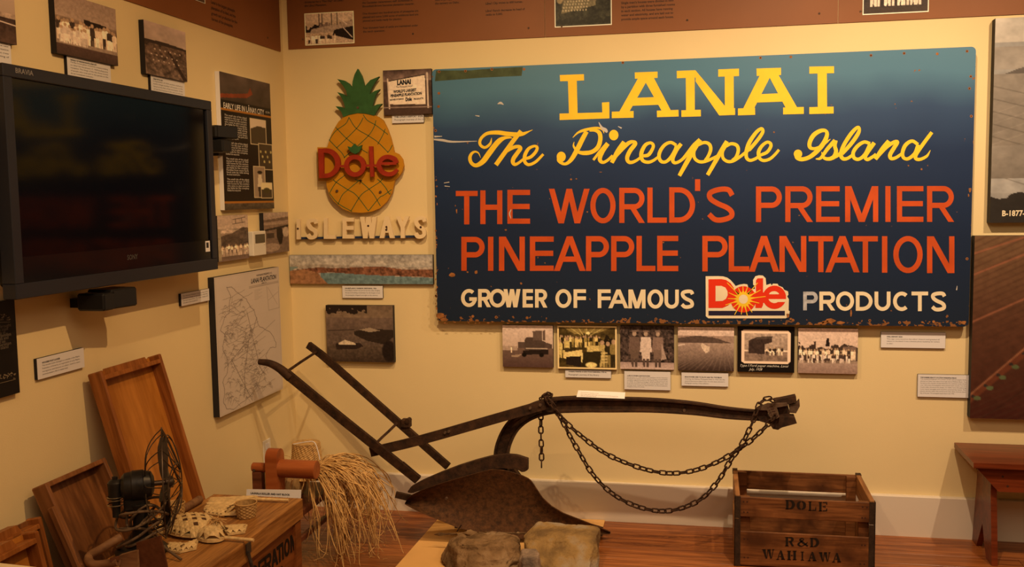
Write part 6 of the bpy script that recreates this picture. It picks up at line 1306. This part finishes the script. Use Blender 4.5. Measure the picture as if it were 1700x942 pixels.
mb.tube([V(q) for q in cr([tuple(loc(.086, .034 * math.cos(t_), .018 + .036 * max(0, math.sin(t_)))) for t_ in np.linspace(0, math.pi, 8)], 3)], .0022, 6)
part(tur, 'neck_tie', mb, M_straw)
fn = thing('woven_hand_fan', 'pale woven leaf fan with a stick handle, lying behind the little basket', 'fan', tuple(F(380, 840, ZT)))
pts = [F(338, 845, ZT + .012), F(350, 826, ZT + .012), F(428, 823.5, ZT + .012), F(424, 835, ZT + .012)]
m_ = weave(flap(pts, 5, bend=.01), sq, 5, .0016, 31).prism(pts, (0, 0, -.008)); part(fn, 'leaf_panel', m_, [M_weave, M_weavedk])
part(fn, 'handle', MB().tube([F(420, 829, ZT + .010), F(479, 831, ZT + .010)], [.0068, .0050], 8), M_weave, smooth=50)
pts = [F(340, 852, ZT + .006), F(345, 838, ZT + .014), F(392, 838, ZT + .014), F(372, 857, ZT + .006)]
f2 = thing('woven_hand_fan', 'woven leaf fan half hidden under the turtle, its handle sticking out beside the head', 'fan', tuple(F(340, 850, ZT)))
m_ = weave(flap(pts, 5, bend=.012), sq, 5, .0018, 33).prism(pts, (0, 0, -.004)); part(f2, 'leaf_panel', m_, [M_weave, M_weavedk])
part(f2, 'handle', MB().tube([F(372, 893, ZT + .012), F(421, 897.5, ZT + .010)], [.0062, .0058], 8), M_weave, smooth=50)
part(f2, 'leaf_tip', MB().prism([px(395, 846), px(399, 842), px(398, 856), px(366, 857)], (0, 0, .001)), M_weave)
def basket(label, c, r_, h):
    t = thing('woven_basket', label, 'basket', tuple(c)); n = 22; m_ = 9; mb = MB(); A = []
    R = lambda s_: r_ * (.80 + .20 * s_ ** .6)
    for i in range(n):
        for j in range(m_):
            a0_, a1_ = 2 * math.pi * i / n, 2 * math.pi * (i + 1) / n; z0_, z1_ = h * j / m_, h * (j + 1) / m_; am, zm = (a0_ + a1_) / 2, (z0_ + z1_) / 2; o_ = .0012 if (i + j) % 2 else -.0006
            P = lambda a_, z_, e_=0.: V((c[0] + (R(z_ / h) + e_) * math.cos(a_), c[1] + (R(z_ / h) + e_) * math.sin(a_), c[2] + z_ + .001))
            mb.add([P(a0_, z0_), P(a1_, z0_), P(a1_, z1_), P(a0_, z1_), P(am, zm, o_ * 2)], [(0, 1, 4), (1, 2, 4), (2, 3, 4), (3, 0, 4)])
    mb.lathe([(R(1) - .002, h), (R(.5) - .0022, h * .5), (R(0) - .002, .003), (0, .003)], c, 'z', n); mb.lathe([(R(0), 0.001), (0, .001)], c, 'z', n)
    part(t, 'wall', mb, M_basket); part(t, 'rim', MB().tube([(c[0] + R(1) * math.cos(2 * math.pi * k / 28), c[1] + R(1) * math.sin(2 * math.pi * k / 28), c[2] + h) for k in range(28)], .0022, 6, closed=True), M_straw, smooth=60)
basket('small woven cup basket near the chest corner, in front of the pale fan', F(409, 859, ZT), .036, .05)
basket('small woven cup basket half hidden behind the fan cage', F(292, 862, ZT), .031, .055)
solo('wooden_baton', MB().tube([F(300, 849, ZT + .014), F(305, 845.5, ZT + .014), F(331, 830, ZT + .014), F(333, 829, ZT + .014)], [.009, .0135, .0145, .012], 12), M_handle, 'short round dark wooden stick lying against the tall tray', 'stick', smooth=50)

# ------------------------------------------------------------------ stool with roller, hat and block
SZ = .27
st = thing('wooden_stool', 'dark reddish wooden stool with splayed legs behind the chest', 'stool', (.25, -.76, 0))
part(st, 'seat', MB().box((.09, -1.04, SZ - .03), (.41, -.48, SZ), .004), M_stool)
for a_, b_ in (((.46, -.50, SZ - .03), (.425, -.40, 0)), ((.24, -.50, SZ - .03), (.17, -.42, 0))): pass
legs = (((.36, -.53), (.42, -.42)), ((.14, -.53), (.08, -.42)), ((.375, -.98), (.455, -1.05)), ((.13, -.98), (.06, -1.05)), )
for (x0_, y0_), (x1_, y1_) in legs: part(st, 'leg', MB().sweep([(x0_, y0_, SZ - .028), (x1_, y1_, .0)], [(-.016, -.011), (.016, -.011), (.016, .011), (-.016, .011)], (0, 1, 0)), M_stool)
part(st, 'stretcher', MB().box((.375, -.99, .125), (.395, -.50, .145)), M_stool)
ry = -.86
rl = thing('leaf_roller', 'red-brown wooden roller on an upright, beside the straw hat', 'roller', (B(460, 800, ry)[0], ry, SZ))
rz = B(490, 779, ry)[2]; xa, xb, xc, xd = (B(q, 780, ry)[0] for q in (420, 447, 466, 526))
part(rl, 'roller_cylinder', MB().lathe([(0, xc - .004), (.036, xc - .004), (.0385, xc), (.0385, xd - .002), (.036, xd), (0, xd)], (0, ry, rz), 'x', 40), M_roller, smooth=30)
part(rl, 'axle', MB().lathe([(0, xa), (.0185, xa), (.020, xa + .002), (.020, xb)], (0, ry, rz), 'x', 28), M_roller, smooth=30)
zt_ = B(457, 745, ry)[2]; R0 = .038
part(rl, 'upright', MB().prism([(xb, ry - R0, SZ + .001)] + [(xb, ry - R0 * math.cos(t_), zt_ - R0 + R0 * math.sin(t_)) for t_ in np.linspace(0, math.pi, 15)] + [(xb, ry + R0, SZ + .001)], (B(466, 780, ry)[0] - xb, 0, 0)), M_roller, smooth=30)
part(rl, 'crank_post', MB().box((xa + .004, ry - .02, SZ + .001), (xa + .044, ry + .02, rz - .016), .002), M_stool)
part(rl, 'peg', MB().lathe([(0, -.022), (.006, -.022), (.006, -.018)], (xa + .014, ry, rz - .008), 'y', 10), M_ironpale)
card = thing('caption_card', 'white caption card standing in front of the wooden roller', 'label', (B(455, 820, -1.0)[0], -1.0, SZ))
ctl, ctr = B(409.5, 813, -.985), B(500, 814, -.985); zb_ = SZ + .001
part(card, 'card', MB().prism([ctl, ctr, V((ctr[0], -1.01, zb_)), V((ctl[0], -1.01, zb_))], (0, .002, 0)), M_foam)
mb = MB(); put_text(mb, ['LAUHALA ROLLER AND HAT BLOCK'], B(416, 817.3, -.990), (1, 0, 0), .0115, width=(ctr[0] - ctl[0]) * .72, bold=.0004); put_text(mb, ['Used for softening and rolling lauhala, leaves for mats and'], B(416, 823, -.992), (1, 0, 0), .009, width=(ctr[0] - ctl[0]) * .86)
part(card, 'lettering', mb, M_ink, kind='stuff')
bx, by = B(474, 810, -.68)[0], -.68
solo('hat_block', MB().lathe([(0, SZ + .001), (.075, SZ + .001), (.088, SZ + .02), (.095, SZ + .06), (.093, SZ + .125), (0, SZ + .127)], (bx, by, 0), 'z', 40), M_block, 'pale turned wooden hat block under the straw hat', 'hat block', smooth=30, base=(bx, by, SZ))
hx, hy = B(509, 755, -.60)[0], -.60; hz0 = B(509, 778, -.60)[2]; hz1 = B(509, 735, -.60)[2]
hat = thing('straw_hat', 'unfinished woven straw hat with a long loose fringe spilling to the floor', 'hat', (hx, hy, hz0))
def crown():
    mb = MB(); n, m_ = 44, 15; R = lambda s_: .070 - .010 * s_
    P = lambda a_, s_, e_=0.: V((hx + (R(s_) + e_) * math.cos(a_), hy + (R(s_) + e_) * math.sin(a_), hz0 + (hz1 - hz0) * s_))
    for i in range(n):
        for j in range(m_):
            a0_, a1_, s0, s1_ = 2 * math.pi * i / n, 2 * math.pi * (i + 1) / n, j / m_, (j + 1) / m_; sh = .09 * j
            o_ = .003 if (i + j) % 2 else -.0015
            mb.add([P(a0_ + sh, s0), P(a1_ + sh, s0), P(a1_ + sh + .09, s1_), P(a0_ + sh + .09, s1_), P((a0_ + a1_) / 2 + sh + .045, (s0 + s1_) / 2, o_)], [(0, 1, 4), (1, 2, 4), (2, 3, 4), (3, 0, 4)])
    mb.lathe([(R(1) * q, hz1 - hz0 + .004 * (1 - q)) for q in (1.02, .9, .7, .5, .3, .1, 0)], (hx, hy, hz0), 'z', n)
    return mb
part(hat, 'crown', crown(), plain('hat_weave', (.50, .31, .12), .6, var=.3, scale=70, bump=.6, bscale=160))
part(hat, 'brim', MB().lathe([(.069, .004), (.095, -.004), (.125, -.022), (.124, -.024), (.094, -.007), (.069, .0)], (hx + .01, hy, hz0), 'z', 40), M_straw, smooth=60)
mb = MB(); mb.tube([V(q) for q in cr([tuple(B(487, 738, -.665)), tuple(B(510, 734, -.665)), tuple(B(522, 735, -.665)), tuple(B(528, 750, -.672)), tuple(B(531, 764, -.675))], 4)], .0022, 6); part(hat, 'white_ribbon', mb, M_foam)
mb = MB(); rr = random.Random(17)
for k in range(230):
    a_ = rr.gauss(-.15, .75); a_ = max(-2.3, min(2.0, a_)); sx = hx + .07 * math.cos(a_); sy = hy + .07 * math.sin(a_); dr = V((math.cos(a_) + .45, math.sin(a_) * .8, 0)).normalized()
    ln = rr.uniform(.07, .27); low = rr.random() ** .7
    tw = lambda q: V((rr.uniform(-q, q), rr.uniform(-q, q), rr.uniform(-q, q)))
    p0 = V((sx, sy, hz0 + rr.uniform(-.01, .02))); p1 = p0 + dr * ln * .4 + V((0, 0, rr.uniform(-.01, .035))); p2 = p0 + dr * ln * .8 + tw(.02) + V((0, 0, -.035 * low))
    p3 = p0 + dr * ln * 1.05 + tw(.03); p3.z = hz0 - .04 - .13 * low; p4 = p3 + dr * rr.uniform(-.05, .07) + tw(.03); p4.z = max(.012, p3.z - rr.uniform(.05, .20) * (.4 + low)); p5 = p4 + tw(.05); p5.z = max(.005, p4.z - rr.uniform(0, .06))
    for q_ in (p1, p2, p3, p4, p5): q_.y = min(q_.y, -.03); q_.x = max(q_.x, .01)
    mb.tube([V(q) for q in cr([tuple(p_) for p_ in (p0, p1, p2, p3, p4, p5)], 3)], [.0023] * 11 + [.0019, .0015, .0012, .0009, .0006], 4)
for k in range(26):
    a_ = rr.uniform(1.5, 4.6); p0 = V((hx + .09 * math.cos(a_), hy + .09 * math.sin(a_), hz0 - .005)); dr = V((math.cos(a_), math.sin(a_), 0)); p1 = p0 + dr * .05 + V((0, 0, rr.uniform(.0, .04))); p2 = p0 + dr * rr.uniform(.07, .13) + V((0, 0, rr.uniform(-.02, .05)))
    mb.tube([V(q) for q in cr([tuple(p_) for p_ in (p0, p1, p2)], 4)], .0011, 4)
for v_ in mb.v: pass
part(hat, 'straw_fringe', mb, M_straw, smooth=60, kind='stuff')

# ------------------------------------------------------------------ groups of repeats
GR = {'photo_print': 'mounted photographs on the walls', 'caption_plaque': 'white caption plaques on the walls', 'iron_chain': 'chains on the plow', 'rock': 'rocks at the plow blade', 'wooden_tray': 'wooden trays leaning on the side wall',
      'woven_basket': 'small woven baskets', 'woven_hand_fan': 'woven hand fans', 'text_banner': 'brown banners along the top of the walls', 'cube_speaker': 'small twin speakers', 'caption_card': 'standing caption cards', 'information_board': 'black boards on the side wall'}
for o in COL.objects:
    k = o.name.split('.')[0]
    if o.parent is None and k in GR: o['group'] = GR[k]
for o in COL.objects:
    if '_local' in o: del o['_local']
